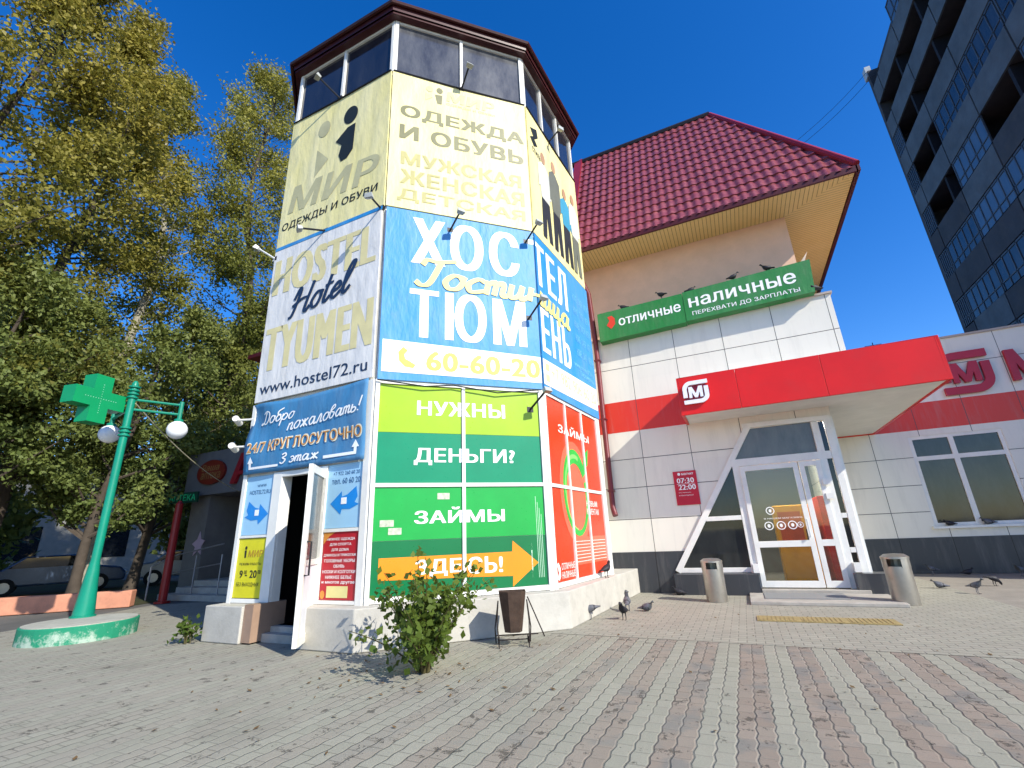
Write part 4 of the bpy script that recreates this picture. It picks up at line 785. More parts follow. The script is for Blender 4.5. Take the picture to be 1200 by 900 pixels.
def logo(fr, s0, z0, w, h, o, mat, t, thick=.05, tb=.16, mcol=None):
    def rib(pts, wd):
        m = MB(); p = np.array(pts, float); vs = []
        for i in range(len(p)):
            d = p[min(i+1, len(p)-1)]-p[max(i-1, 0)]; d /= np.linalg.norm(d); nn = np.array([-d[1], d[0]])*wd/2; vs += [p[i]+nn, p[i]-nn]
        poly = vs[0::2]+vs[1::2][::-1]; fr.poly(m, [(s0+w*a, z0+h*b) for a, b in poly], o, o+thick); return m
    arc = lambda cx, cz, r, a0, a1: [(cx+r*cos(t_), cz+r*sin(t_)) for t_ in np.linspace(R_(a0), R_(a1), 8)]
    rib([(.98, .9)]+arc(.35, .65, .25, 90, 180)+[(.1, .3)], tb).build('logo_bracket', mat, t)
    rib([(.02, .1)]+arc(.65, .35, .25, -90, 0)+[(.9, .7)], tb).build('logo_bracket', mat, t)
    m = MB(); text(m, fr, 'М', s0+.24*w, s0+.76*w, z0+.27*h, z0+.73*h, o, .07, thick=thick); m.build('logo_letter', mat, t)
def signs():
    f = Fr(0, 11.1, 0); t = thing('shop_logo', 'white bracketed M logo on the left end of the red canopy', 'sign', (-.45, 11.08, 4.1))
    m = MB(); f.poly(m, ellipse(-.46, 4.4, .30, .27), .002, .02); m.build('logo_back', M('logo_plum', '8A1730', .4), t); logo(f, -.75, 4.12, .58, .56, .022, M('logo_white', 'EDEDF2', .3, var=.02), t, .05)
    f = Fr(0, YW, 0); t = thing('shop_logo', 'large crimson bracketed M logo high on the right wing wall', 'sign', (6.5, 17.05, 4.7)); CR = M('crimson_letters', 'B0203A', .4); logo(f, 5.92, 4.74, 1.2, 1.28, .02, CR, t, .1, .17)
    t = thing('shop_name', 'large crimson shop name letters beside the crimson logo on the right wing', 'sign', (9.5, 17.05, 4.9))
    for k, ch in enumerate('МАГНИТ'): m = MB(); text(m, f, ch, 7.46+.98*k, 8.26+.98*k, 4.95, 5.85, .02, .06, thick=.1); m.build('letter', CR, t)
    f = Fr(0, YF, 0); t = thing('hours_sign', 'small red opening hours plate on the white wall left of the shop door', 'sign', (-1.07, 12.23, 1.98))
    m = MB(); f.box(m, -1.36, -.82, 1.96, 2.77, .004, .03); m.build('plate', M('plate_red', 'C01C34', .4), t, bevel=.006)
    m = MB(); text(m, f, '07:30', -1.29, -.89, 2.48, 2.6, .034, .04); text(m, f, '22:00', -1.27, -.87, 2.32, 2.44, .034, .04); text(m, f, 'магнит', -1.16, -.88, 2.67, 2.72, .034, .03); f.flat(m, ellipse(-1.22, 2.7, .035, .035, 12), .034); text(m, f, 'Без перерыва', -1.28, -1.0, 2.24, 2.265, .034, 0); text(m, f, 'и выходных', -1.28, -.95, 2.17, 2.2, .034, 0); f.box(m, -1.3, -.87, 2.455, 2.462, .03, .034); m.build('lettering', WPRINT, t)
    # green banner before the pink storey
    t = thing('roof_banner', 'long green banner with white lettering standing on the parapet under the red roof', 'banner', (0, 12.2, 6.68))
    f = Fr(-2.75, 11.96, 0); G = fabric('green_banner_fabric', '1E7A34', .05); f.z = 0
    def P(s, z): return f.P(s, z+.015*s, 0)
    m = MB(); m.extr([P(0, 6.50), P(2.32, 6.52), P(2.32, 7.36), P(0, 7.36)], (0, .3, 0)); m.build('panel', G, t); m = MB(); m.extr([P(2.33, 6.54), P(5.24, 6.56), P(5.3, 7.42), P(2.33, 7.38)], (0, .28, 0)); m.build('panel', G, t)
    m = MB(); text(m, f, 'отличные', .58, 2.24, 6.86, 7.08, .006, .03, 0, 6.89, 7.12); text(m, f, 'наличные', 2.45, 4.55+.38, 6.93, 7.2, .006, .03, 0, 6.97, 7.26); text(m, f, 'ПЕРЕХВАТИ ДО ЗАРПЛАТЫ', 2.5, 4.95, 6.68, 6.81, .006, .01, 0, 6.7, 6.83); m.build('lettering', WPRINT, t)
    m = MB(); f.flat(m, [(.24, 6.95), (.36, 6.82), (.48, 6.95), (.48, 7.12), (.4, 7.22), (.28, 7.2), (.33, 7.08)], .006); m.build('logo_print', M('logo_orange_red', 'D8402A', .4), t)
    m = MB(); m.extr([(2.1, 12.35, 7.4), (2.5, 12.35, 7.62), (2.62, 12.3, 7.9), (2.3, 12.3, 7.5)], (0, .06, 0)); tag(m.build('broken_board', M('torn_board', 'C9B8A8', .8)), 'torn pale board poking up behind the right end of the green roof banner', 'board')
signs()
sheet('wing_asphalt', [(3.76, 7.06), (14, 6.9), (14, 13.9), (11.9, 17.05), (3.76, 17.05)], -.006, M('grey_forecourt', '8C857A', .9, var=.12, bump=.3, bs=40))
def mats():
    n = NT('rubber_mat'); p = n.pos(); n.pbr((.25, .25, .24), .8, 0, n.bump(n.noise(p, 120, 2), .8, .01)); m = MB().box(.15, 1.55, 10.95, 11.85, .061, .075); tag(m.build('doormat', n.m), 'grey ribbed doormat on the step before the shop door', 'doormat')
    for x0, x1, lab in ((-.05, .56, 'left'), (.565, 1.17, 'middle'), (1.175, 1.78, 'right')):
        t = thing('tactile_tile', f'ribbed yellow tactile paving tile before the shop step, {lab} one', 'tactile tile', ((x0+x1)/2, 9.0, 0), 'yellow tactile tiles before the shop'); m = MB().box(x0, x1, 8.82, 9.28, .003, .014)
        for k in range(9): m.box(x0+.03+.06*k, x0+.06+.06*k, 8.85, 9.25, .012, .02)
        m.build('tile', M('tactile_yellow', '988658', .8, var=.15), t)
mats()

# ------------------------------------------------------------------ apartment block
def apartments():
    t = thing('apartment_block', 'dark concrete apartment block with rows of balconies rising behind the shop', 'apartment block', (18, 22, 0))
    CB = M('block_concrete', '454548', .9, var=.2, vs=.8, bump=.2, dirt=.4); CP = M('balcony_concrete', '5C6266', .85, var=.25, vs=.9, dirt=.4); BR = M('block_brick', '1E1F26', .9, var=.2)
    y0, y1 = 13.0, 30.0; MB().box(13.4, 25, y0, y1, 0, 28.6).build('wall', BR, t); MB().box(12.7, 25.2, y0-.1, y1+.1, 28.6, 28.9).build('roof', CB, t)
    m = MB(); m.box(12.02, 13.4, y1-.28, y1, 0, 28.55); m.build('end_wall', CB, t)
    m = MB().box(11.95, 12.25, y1-.2, y1+.25, 28.2, 29.0); m.build('corner_cap', M('pale_cap', 'B9BDBD', .8), t)
    G = glass_dark('block_glass', (.018, .026, .04), .15, .12, .3); WF = M('window_bars', '484F57', .6, var=.2); GL = glass_dark('block_glass_pale', (.07, .11, .16), .2, .15, .35)
    r = random.Random(3)
    nf = 10; pitch = 2.74
    for k in range(nf):
        zt = 28.0-pitch*k; zf = zt-1.05-.9*0
        z0 = zt-2.0; z1 = z0+1.05  # parapet band
        MB().box(12.05, 13.4, y0, y1-.3, z0-.16, z0).build('balcony_slab', CB, t)
        bays = [(a, a+3.1) for a in np.arange(y0, y1-.4, 3.13)]
        for a, b in bays:
            b = min(b, y1-.3)
            MB().box(11.98, 12.06, a+.03, b-.03, z0-.2, z1+r.uniform(-.04, .06)).build('balcony_parapet', (CP if k < 4 else [CP, CB, CB][r.randrange(3)]), t)
            glazed = (k >= 3 and r.random() < .85) or (k < 3 and r.random() < .3)
            if glazed:
                m = MB(); nn = 5; top = z0+2.5
                for i in range(nn+1): y = a+.05+(b-a-.1)*i/nn; m.box(12.0, 12.06, y-.03, y+.03, z1+.06, top)
                m.box(12.0, 12.06, a, b, top-.08, top); m.box(12.0, 12.06, a, b, z1+.4, z1+.45); fr = m.build('window', WF, t)
                m = MB(); m.box(12.025, 12.035, a+.05, b-.05, z1+.06, top-.05); m.build('window_pane', GL if r.random() < .3 else G, fr)
            else:
                m = MB(); m.box(13.36, 13.39, a+.4, a+1.9, z0+.9, z0+2.3); m.build('window', G, t)
    for a in (20.1, 23.3, 26.5):
        MB().box(12.06, 13.4, a-.08, a+.08, .0, 27).build('divider', BR, t)
apartments()

# ------------------------------------------------------------------ pharmacy lamp post
def lamp_post():
    GP = M('green_paint', '0A8268', .35, var=.08, dirt=.1); b = np.array([-11.57, 5.2])
    n = NT('worn_green_base'); p = n.pos(); X, Y, Z = n.xyz(p); f = n.noise(p, 4, 7, .75); c = n.mix(n.ramp(n.math('ADD', f, n.math('MULTIPLY', Z, .6)), .44, .56), lin('9FB3A2'), lin('14805E')); n.pbr(c, .8, 0, n.bump(f, .4, .02)); WB = n.m
    base = thing('concrete_disc', 'round concrete plinth with peeling green paint under the green lamp post', 'plinth', (-11.1, 5.0, 0))
    MB().lathe([(.83, -.02), (.83, .25), (.82, .262)], (-11.1, 5.0, 0), 48).build('plinth_side', WB, base)
    MB().lathe([(.80, .262), (.80, .275), (.5, .285)], (-11.1, 5.0, 0), 48).build('plinth_top', M('plinth_top', 'A9A79A', .85, dirt=.5), base)
    t = thing('lamp_post', 'green lamp post with two white globe lamps beside the tower', 'lamp post', (b[0], b[1], .28)); L = (b[0], b[1], 0)
    MB().lathe([(.2, .28), (.2, .31), (.17, .32), (.155, .5), (.10, 1.1), (.075, 1.3), (.07, 4.75), (.06, 4.95), (.03, 5.0)], L, 16).build('pole', GP, t, smooth=True)
    m = MB()
    for z in (3.78, 3.86, 3.94, 4.62, 4.7, 4.78, 4.86): m.lathe([(.07, z-.03), (.105, z-.015), (.105, z+.015), (.07, z+.03)], L, 16)
    m.build('collar', GP, t)
    for d, ln in ((np.array([.41, .91]), .9), (np.array([-.98, .20]), 1.18)):
        m = MB(); e = b+d*ln
        for z in (4.36, 4.58): m.tube([(*b, z), (*e, z)], .028, 8)
        m.tube([(*e, 4.66), (*e, 4.2)], .045, 8); m.lathe([(.09, 4.16), (.09, 4.24), (.05, 4.26)], (*e, 0), 12); a = m.build('arm', GP, t)
        MB().sphere((*e, 4.0), .205, 24, 14).build('globe', M('globe_white', 'EFEFF2', .25, var=.02), a, smooth=True)
    # pharmacy cross, facing the camera's right
    t = thing('pharmacy_cross', 'thick green pharmacy cross sign hanging by the lamp post', 'pharmacy sign', (-11.95, 4.75, 3.9)); c = np.array([-11.72, 4.62]); f = Fr(c[0], c[1], 103)
    a, h = .175, .5; pts = [(-a, -h), (a, -h), (a, -a), (h, -a), (h, a), (a, a), (a, h), (-a, h), (-a, a), (-h, a), (-h, -a), (-a, -a)]
    m = MB(); f.poly(m, [(x, 4.46+z) for x, z in pts], -.16, .16); m.build('body', M('cross_green', '0A8C56', .4, var=.05), t)
    m = MB(); 
    for x in np.linspace(-.3, .3, 13): f.flat(m, ellipse(x, 4.46, .008, .008, 6), .164)
    for z in np.linspace(-.3, .3, 13): f.flat(m, ellipse(0, 4.46+z+.001, .007, .007, 6), .165)
    m.build('light_dots', M('dots_pale', 'A9D8C4', .4), t)
    m = MB(); m.tube([f.P(.56, 4.5, 0), (*b, 4.5)], .02, 6); m.build('bracket', GP, t)
    pts = [np.array([b[0]+.05, b[1]+.06, 4.5])*(1-k/14)+np.array([-14.0, 9.9, 3.0])*(k/14)-np.array([0, 0, .5*4*(k/14)*(1-k/14)*.5]) for k in range(15)]
    tag(MB().tube(pts, .012, 5).build('power_cable', M('pale_cable', 'A9A48C', .7)), 'slack pale cable running from the lamp post to the pharmacy front', 'cable')
lamp_post()

# ------------------------------------------------------------------ pharmacy in the shade
def pharmacy():
    t = thing('pharmacy', 'low shaded pharmacy with big red letters on its fascia left of the tower', 'pharmacy', (-14, 11, 0)); Y = 10.4
    WL = M('pharmacy_wall', '6A6762', .85, var=.12, dirt=.3); GRY = M('pharmacy_fascia', '626265', .6)
    m = MB(); m.box(-17.6, -16.6, Y, Y+7, 0, 3.2); m.box(-16.6, -8.5, Y+1.2, Y+7, 0, 3.2); m.build('wall', WL, t); MB().box(-17.8, -8.4, Y-.2, Y+1.0, 3.2, 4.7).build('fascia', GRY, t); MB().box(-17.7, -8.4, Y+1.0, Y+7, 3.2, 4.3).build('roof_parapet', WL, t)
    MB().box(-14.75, -8.6, Y+.55, Y+6.5, 4.32, 8.0).build('upper_wall', WL, t)
    MB().add([(-15.4, Y-.2, 8.0), (-8.4, Y-.2, 8.0), (-8.4, Y+7, 8.0), (-15.4, Y+7, 8.0), (-15.4, Y-.2, 8.14), (-8.4, Y-.2, 8.14), (-8.4, Y+7, 8.14), (-15.4, Y+7, 8.14), (-11.4, Y+3.4, 10.4), (-9.4, Y+3.4, 10.4)], [(3, 2, 1, 0), (0, 1, 5, 4), (1, 2, 6, 5), (2, 3, 7, 6), (3, 0, 4, 7), (4, 5, 9, 8), (5, 6, 9), (6, 7, 8, 9), (7, 4, 8)]).build('upper_roof', M('upper_roof_red', '8A2630', .4), t)
    m = MB(); m.box(-16.5, -8.6, Y-1.2, Y+1.2, 0, .16); m.box(-16.3, -8.6, Y-.8, Y+1.2, .16, .32); m.box(-16.1, -8.6, Y-.4, Y+1.2, .32, .48); m.build('steps', STEPC, t)
    OG = M('orange_red_panel', 'C23A1E', .5); f = Fr(0, Y+1.2, 0)
    for x0, x1, mt in ((-15.6, -14.4, OG), (-14.3, -13.3, M('crimson_panel', '98202C', .5)), (-13.2, -12.0, OG)):
        m = MB(); f.box(m, x0, x1, 2.2, 3.1, .0, .05); m.build('door_panel', mt, t); m = MB()
        for a, b, c, d in ((x0, x0+.07, .48, 3.18), (x1-.07, x1, .48, 3.18), (x0+.07, x1-.07, 2.12, 2.2), (x0+.07, x1-.07, .48, .58)): f.box(m, a, b, c, d, .0, .07)
        fr = m.build('door', M('grey_frame', '9A9AA0', .5), t); m = MB(); f.box(m, x0+.07, x1-.07, .58, 2.12, .0, .03); m.build('door_glass', glass_dark('pharmacy_glass', (.03, .035, .035), .06, .3), fr)
        m = MB(); f.box(m, x0+.35, x0+.8, 1.2, 1.9, .032, .036); m.build('door_sticker', M('sticker_green', '0E5C44', .5), fr)
    f = Fr(0, Y-.2, 0); LR = M('red_letters', '8E1626', .45); m = MB(); text(m, f, 'АПТЕКА', -15.2, -9.0, 3.45, 4.45, .02, .05, thick=.1); m.build('lettering', LR, t)
    m = MB(); f.poly(m, ellipse(-16.35, 3.95, .75, .42, 32), .01, .09); o = m.build('oval_sign', M('oval_red', '6E1C16', .45), t); m = MB(); text(m, f, 'Ваша', -16.85, -15.9, 4.0, 4.22, .095, .02, .2); text(m, f, 'аптека', -16.85, -15.8, 3.72, 3.94, .095, .02, .2); m.build('lettering', M('oval_gold', '86673E', .5), o)
    m = MB(); 
    for x in (-16.4, -15.2, -14.0): m.tube([(x, Y-1.0+.0, .16), (x, Y-1.0, 1.25)], .022, 6)
    m.tube([(-16.9, Y-1.3, .95), (-16.4, Y-1.0, 1.25), (-14.0, Y-1.0, 1.55)], .025, 6); m.tube([(-16.4, Y-1.0, .75), (-14.0, Y-1.0, 1.0)], .018, 6); m.tube([(-16.9, Y-1.3, 0), (-16.9, Y-1.3, .95)], .025, 6)
    tag(m.build('handrail', M('rail_steel', '8E8E92', .4, metal=.6)), 'thin metal handrail beside the pharmacy steps', 'handrail')
    s = thing('hanging_sign', 'small green lettered sign hanging before the pharmacy corner', 'sign', (-17.2, 9.6, 2.9)); f = Fr(-17.9, 9.8, 8)
    m = MB(); f.box(m, 0, 1.35, 2.95, 3.3, 0, .06); m.build('board', M('sign_dark_green', '073E2E', .5), s); m = MB(); text(m, f, 'АПТЕКА', .08, 1.27, 3.02, 3.23, .064, .02); m.build('lettering', M('sign_green', '2ABF7A', .5), s); m = MB(); m.tube([f.P(.3, 3.3, .03), f.P(.3, 3.9, .03)], .012, 5); m.build('hanger', DARKM, s)
    m = MB(); p = np.array([-15.35, 8.72]); m.lathe([(.2, 0), (.2, .05), (.11, .06), (.10, 2.75), (.03, 2.85)], (*p, 0), 12); tag(m.build('red_pole', M('pole_red', '86181A', .4)), 'red painted post standing in shade before the pharmacy', 'post')
    f = Fr(-16.6, Y, 0); m = MB(); f.poly(m, [(-.55, 1.6), (-.3, 1.75), (-.2, 2.0), (-.1, 1.75), (.12, 1.7), (-.05, 1.5), (0, 1.25), (-.2, 1.38), (-.42, 1.22), (-.36, 1.5)], .01, .03); tag(m.build('star_sticker', M('sticker_pink', 'B49AA4', .5)), 'pale torn star sticker on the pharmacy wall corner', 'sticker')
pharmacy()
def kerb_and_cars():
    P = [np.array(p) for p in ((-26, -2.5), (-17.55, 6.05), (-15.45, 7.95))]; m = MB()
    n = np.array([-.7, .7]); pts = [p for p in P]+[p+n*.35 for p in P[::-1]]
    m.prism([tuple(p) for p in pts], 0, .42); tag(m.build('planter_wall', M('salmon_paint', 'C98A6E', .85, var=.15, dirt=.3), bevel=.02), 'low salmon painted kerb wall in front of the trees', 'wall')
    def car(x, y, rot, col, label):
        t = thing('parked_car', label, 'car', (x, y, 0), 'cars parked behind the trees'); c, s = cos(rot), sin(rot)
        def Wp(a, b, z): return (x+a*c-b*s, y+a*s+b*c, z)
        prof = [(-2.15, .35), (-2.2, .75), (-2.05, .92), (-1.5, .98), (-.95, 1.42), (.5, 1.45), (1.15, 1.0), (2.0, .88), (2.2, .65), (2.18, .35)]
        m = MB(); m.extr([Wp(a, -.82, z) for a, z in prof], np.array(Wp(0, .82, 0))-np.array(Wp(0, -.82, 0))); m.build('body', M('car_paint_'+col, col, .25, metal=.2), t, bevel=.07)
        for sd in (-.83, .83):
            m = MB(); m.extr([Wp(a, sd-.005, z) for a, z in ((-1.35, 1.0), (-.9, 1.36), (.45, 1.38), (.98, 1.02))], np.array(Wp(0, .02, 0))-np.array(Wp(0, 0, 0))); m.build('window', glass_dark('car_glass', (.01, .012, .014)), t)
            for a in (-1.35, 1.35):
                m = MB(); m.tube([Wp(a, sd*.9, .33), Wp(a, sd*1.02, .33)], .33, 16); w = m.build('wheel', M('tyre', '141414', .8), t); m = MB(); m.tube([Wp(a, sd*1.0, .33), Wp(a, sd*1.035, .33)], .19, 12); m.build('rim', STEEL, w)
        for b in (-.6, .6): m = MB(); m.sphere(Wp(2.15, b, .68), (.1, .12, .08), 10, 6); m.build('headlight', M('headlight', 'C8CCD0', .15), t)
    car(-25.5, 10.2, R_(68), '3F4E66', 'blue grey car parked behind the trees, left of the green pole'); car(-23.6, 14.4, R_(60), '7E848C', 'silver car parked behind the trees, right of the green pole'); car(-29.5, 5.2, R_(70), '39465E', 'dark blue car parked farthest left behind the trees')
    h = thing('far_house', 'pale low building glimpsed beyond the trees', 'house', (-42, 20, 0)); MB().prism([(-55, -12), (-52, -14), (-36, 26), (-39, 28)], 0, 7).build('wall', M('far_white_wall', '8A8882', .9), h)
    MB().prism([(-55.5, -12.2), (-51.5, -14.5), (-35.5, 26.2), (-39.2, 28.4)], 7, 7.5).build('roof', M('far_roof', '5A4A44', .8), h)
    f = Fr(-52, -14, 68.2)
    for k in range(9):
        m = MB(); f.box(m, 3+4.4*k, 4.8+4.4*k, 1.2, 3.2, -.05, .03); m.build('window', glass_dark('far_glass'), h)
kerb_and_cars()

# ------------------------------------------------------------------ trees
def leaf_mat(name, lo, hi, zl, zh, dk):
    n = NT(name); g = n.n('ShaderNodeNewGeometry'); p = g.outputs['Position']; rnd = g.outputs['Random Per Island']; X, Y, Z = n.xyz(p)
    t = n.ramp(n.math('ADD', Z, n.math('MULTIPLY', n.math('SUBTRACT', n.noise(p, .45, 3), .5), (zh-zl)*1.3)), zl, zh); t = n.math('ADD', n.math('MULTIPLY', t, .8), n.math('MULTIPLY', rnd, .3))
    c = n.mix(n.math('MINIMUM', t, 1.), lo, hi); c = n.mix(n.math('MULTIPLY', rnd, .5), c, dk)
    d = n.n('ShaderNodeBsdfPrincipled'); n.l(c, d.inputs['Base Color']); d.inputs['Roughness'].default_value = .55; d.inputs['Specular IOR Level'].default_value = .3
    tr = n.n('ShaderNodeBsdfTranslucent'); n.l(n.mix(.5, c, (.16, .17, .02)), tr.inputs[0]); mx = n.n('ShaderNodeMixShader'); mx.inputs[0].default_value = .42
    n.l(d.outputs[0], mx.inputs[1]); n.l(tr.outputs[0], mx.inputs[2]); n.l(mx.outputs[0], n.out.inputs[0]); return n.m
BARK = M('bark', '4A4138', .95, var=.3, vs=3, bump=.6); BARKP = M('pale_bark', '9A9484', .9, var=.3, vs=3, bump=.4, dirt=.4)
def leaves_mesh(name, C, sizes, mat, parent, rng, aspect=.6):
    n = len(C); d = rng.normal(size=(n, 3)); d /= np.linalg.norm(d, axis=1)[:, None]; e = rng.normal(size=(n, 3)); e -= d*(d*e).sum(1)[:, None]; e /= np.linalg.norm(e, axis=1)[:, None]
    nn = np.cross(d, e)
    a = d*sizes[:, None]; b = e*(sizes*aspect)[:, None]; f = nn*(sizes*.18)[:, None]
    V = np.stack([C-a, C+b*.9-a*.15+f, C+a, C-b*.9-a*.15+f], 1).reshape(-1, 3)
    me = bpy.data.meshes.new(name); me.vertices.add(4*n); me.vertices.foreach_set('co', (V-np.array(parent.location)).astype(np.float32).ravel())
    me.loops.add(4*n); me.loops.foreach_set('vertex_index', np.arange(4*n, dtype=np.int32)); me.polygons.add(n); me.polygons.foreach_set('loop_start', np.arange(0, 4*n, 4, dtype=np.int32)); me.polygons.foreach_set('loop_total', np.full(n, 4, dtype=np.int32))
    me.update(calc_edges=True); me.validate(); o = bpy.data.objects.new(name, me); COL.objects.link(o); me.materials.append(mat); o.parent = parent; return o
def tree(x, y, H, z0, rad, label, mat, nl, seed, lean=(0, 0), bark=BARK, leaf=.085, group='tall trees left of the tower', prof=None, trunk_r=.2, tight=1.):
    r = np.random.default_rng(seed); t = thing('deciduous_tree', label, 'tree', (x, y, 0), group)
    tp = lambda h: np.array([x+lean[0]*h/H+.25*sin(h*.5+seed), y+lean[1]*h/H+.25*cos(h*.4+seed), h])
    m = MB(); hs = np.linspace(0, H*.93, 14); p0 = tp(0); off = np.array([x, y, 0])-p0
    m.tube([tp(h)+off*max(0, 1-h/3) for h in hs], [trunk_r*(1-.88*h/H)+(.07 if h == 0 else 0) for h in hs], 9); m.build('trunk', bark, t, smooth=True)
    prof = prof or (lambda u: (sin(pi*min(1, u*.92+.12)))**.7)
    mb = MB(); C = []
    nb = int(H*3.2)
    for i in range(nb):
        u = (i+r.uniform(0, 1))/nb; h = z0+(H-z0)*u*.97; rr = rad*prof(u)*r.uniform(.55, 1.1); az = r.uniform(0, 2*pi); q0 = tp(max(.5, h-rr*.8)); q1 = tp(h)+np.array([cos(az)*rr, sin(az)*rr, r.uniform(-.1, .5)])
        mid = (q0+q1)/2+np.array([0, 0, -.12*rr]); mb.tube([q0, mid, q1], [.05*(1-u)+.02, .03*(1-u)+.014, .006], 5, False)
        k = int(nl/nb*r.uniform(.6, 1.4)); nc = max(3, int(rr*3.0))
        for j in range(nc):
            s = (.35+.7*(j+1)/nc); c = q0+(q1-q0)*min(1.05, s)+r.normal(size=3)*.22; kk = k//nc+1; sp = r.uniform(.2, .42)*(.6+.4*rad/2.5)
            C.append(c+r.normal(size=(kk, 3))*np.array([sp, sp, sp*.75])*tight)
    mb.build('limbs', bark, t); C = np.vstack(C); C = C[C[:, 2] > .8]
    leaves_mesh('crown', C, leaf*r.uniform(.55, 1.25, len(C)), mat, t, r); return t
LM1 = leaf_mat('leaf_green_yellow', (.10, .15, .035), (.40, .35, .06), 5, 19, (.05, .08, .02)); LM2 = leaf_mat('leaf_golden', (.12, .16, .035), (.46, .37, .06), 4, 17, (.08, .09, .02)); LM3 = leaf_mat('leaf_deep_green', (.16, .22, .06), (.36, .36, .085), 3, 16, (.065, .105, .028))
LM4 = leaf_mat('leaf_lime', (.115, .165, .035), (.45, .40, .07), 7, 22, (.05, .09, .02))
def trees():
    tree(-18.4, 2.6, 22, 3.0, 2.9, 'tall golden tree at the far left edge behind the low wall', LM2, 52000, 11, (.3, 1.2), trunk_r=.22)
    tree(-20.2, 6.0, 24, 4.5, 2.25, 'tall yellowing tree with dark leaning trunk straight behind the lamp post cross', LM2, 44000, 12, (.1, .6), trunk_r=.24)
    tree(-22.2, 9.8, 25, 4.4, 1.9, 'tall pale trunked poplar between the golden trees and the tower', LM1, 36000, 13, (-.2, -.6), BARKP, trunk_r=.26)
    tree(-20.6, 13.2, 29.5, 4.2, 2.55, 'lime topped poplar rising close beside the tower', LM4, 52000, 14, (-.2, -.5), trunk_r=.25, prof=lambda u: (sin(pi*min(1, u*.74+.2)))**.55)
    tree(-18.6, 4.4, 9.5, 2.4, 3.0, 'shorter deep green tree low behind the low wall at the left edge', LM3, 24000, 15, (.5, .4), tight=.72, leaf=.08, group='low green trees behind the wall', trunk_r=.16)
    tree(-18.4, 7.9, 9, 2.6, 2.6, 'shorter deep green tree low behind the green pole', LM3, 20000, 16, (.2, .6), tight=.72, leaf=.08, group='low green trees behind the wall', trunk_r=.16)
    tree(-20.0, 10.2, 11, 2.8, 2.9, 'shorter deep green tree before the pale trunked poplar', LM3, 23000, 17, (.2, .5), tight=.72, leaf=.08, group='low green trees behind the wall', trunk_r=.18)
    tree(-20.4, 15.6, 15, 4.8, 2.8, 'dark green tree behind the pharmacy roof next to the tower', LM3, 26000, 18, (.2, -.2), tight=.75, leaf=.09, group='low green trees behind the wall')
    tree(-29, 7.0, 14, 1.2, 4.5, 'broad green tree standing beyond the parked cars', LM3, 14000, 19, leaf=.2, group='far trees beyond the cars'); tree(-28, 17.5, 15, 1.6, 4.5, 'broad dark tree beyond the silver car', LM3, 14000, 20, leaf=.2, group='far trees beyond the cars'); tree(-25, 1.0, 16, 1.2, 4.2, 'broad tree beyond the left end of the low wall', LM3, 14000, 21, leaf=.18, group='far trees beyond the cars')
trees()
# ------------------------------------------------------------------ shrub and sprig by the tower
def shrub(x, y, H, rad, nstem, label, seed, leaf=.05, name='shrub', per=26, lean=(0, 0)):
    r = np.random.default_rng(seed); t = thing(name, label, 'plant', (x, y, 0)); m = MB(); C = []
    for i in range(nstem):
        az = r.uniform(0, 2*pi); q = rad*r.uniform(.15, 1); h = H*r.uniform(.45, 1)*(1-.35*q/rad); p = [np.array([x, y, 0])+np.array([cos(az), sin(az), 0])*.05]
        e = np.array([x+cos(az)*q+lean[0], y+sin(az)*q+lean[1], h]); mid = np.array([x+cos(az)*q*.35, y+sin(az)*q*.35, h*.6]); pts = [p[0]*(1-u)**2+2*mid*u*(1-u)+e*u*u for u in np.linspace(0, 1, 7)]; m.tube(pts, [.012-.0014*k for k in range(7)], 5)
        for k in range(per): u = r.uniform(.22, 1); c = p[0]*(1-u)**2+2*mid*u*(1-u)+e*u*u; C.append(c+r.normal(size=3)*.075*(1.3-u*.5))
    m.build('stems', M('stem', '4A4424', .8), t); C = np.array(C); C = C[C[:, 2] > .03]
    leaves_mesh('foliage', C, leaf*r.uniform(.6, 1.3, len(C)), SHL, t, r, .85); return t
SHL = leaf_mat('shrub_leaf', (.07, .13, .02), (.20, .26, .04), 0, 1.4, (.04, .07, .014))
shrub(-3.5, 4.9, 1.42, .9, 29, 'leafy green shrub growing at the foot of the green loan advert', 5, .045, per=52)
shrub(-8.3, 5.2, .45, .18, 7, 'small green sprig growing beside the grey plinth block', 6, .045, 'sprig', 16)

# ------------------------------------------------------------------ bins
def steel_bin(x, y, label, h=.8, rot=0.):
    t = thing('steel_bin', label, 'bin', (x, y, 0), 'steel bins at the shop entrance'); k = h/.8
    MB().lathe([(.195, 0), (.2, .02), (.2, .60*k), (.19, .602*k), (.19, .3)], (x, y, 0), 28).build('body', STEEL, t, smooth=True)
    m = MB(); n = 20
    vs = []; 
    for i in range(n+1):
        a = rot+R_(-150)+R_(300)*i/n
        for rr in (.206, .194):
            for z in (.60*k, .72*k) if False else (.58*k, .72*k): vs.append((x+rr*cos(a), y+rr*sin(a), z))
    fs = []
    for i in range(n): q = 4*i; fs += [(q, q+4, q+5, q+1), (q+2, q+3, q+7, q+6), (q+1, q+5, q+7, q+3), (q, q+2, q+6, q+4)]
    m.add(vs, fs); m.build('hood', STEEL, t); MB().lathe([(.212, .72*k), (.212, .75*k), (.15, .79*k), (.03, .8*k)], (x, y, 0), 28).build('lid', STEEL, t, smooth=True)
    MB().lathe([(.175, .35*k), (.175, .5*k)], (x, y, 0), 16).build('liner', BLACKI, t)
steel_bin(-.72, 10.93, 'steel bin with hooded top left of the shop door', .82, R_(90))
steel_bin(2.35, 10.95, 'steel bin with hooded top right of the shop door', .84, R_(70))
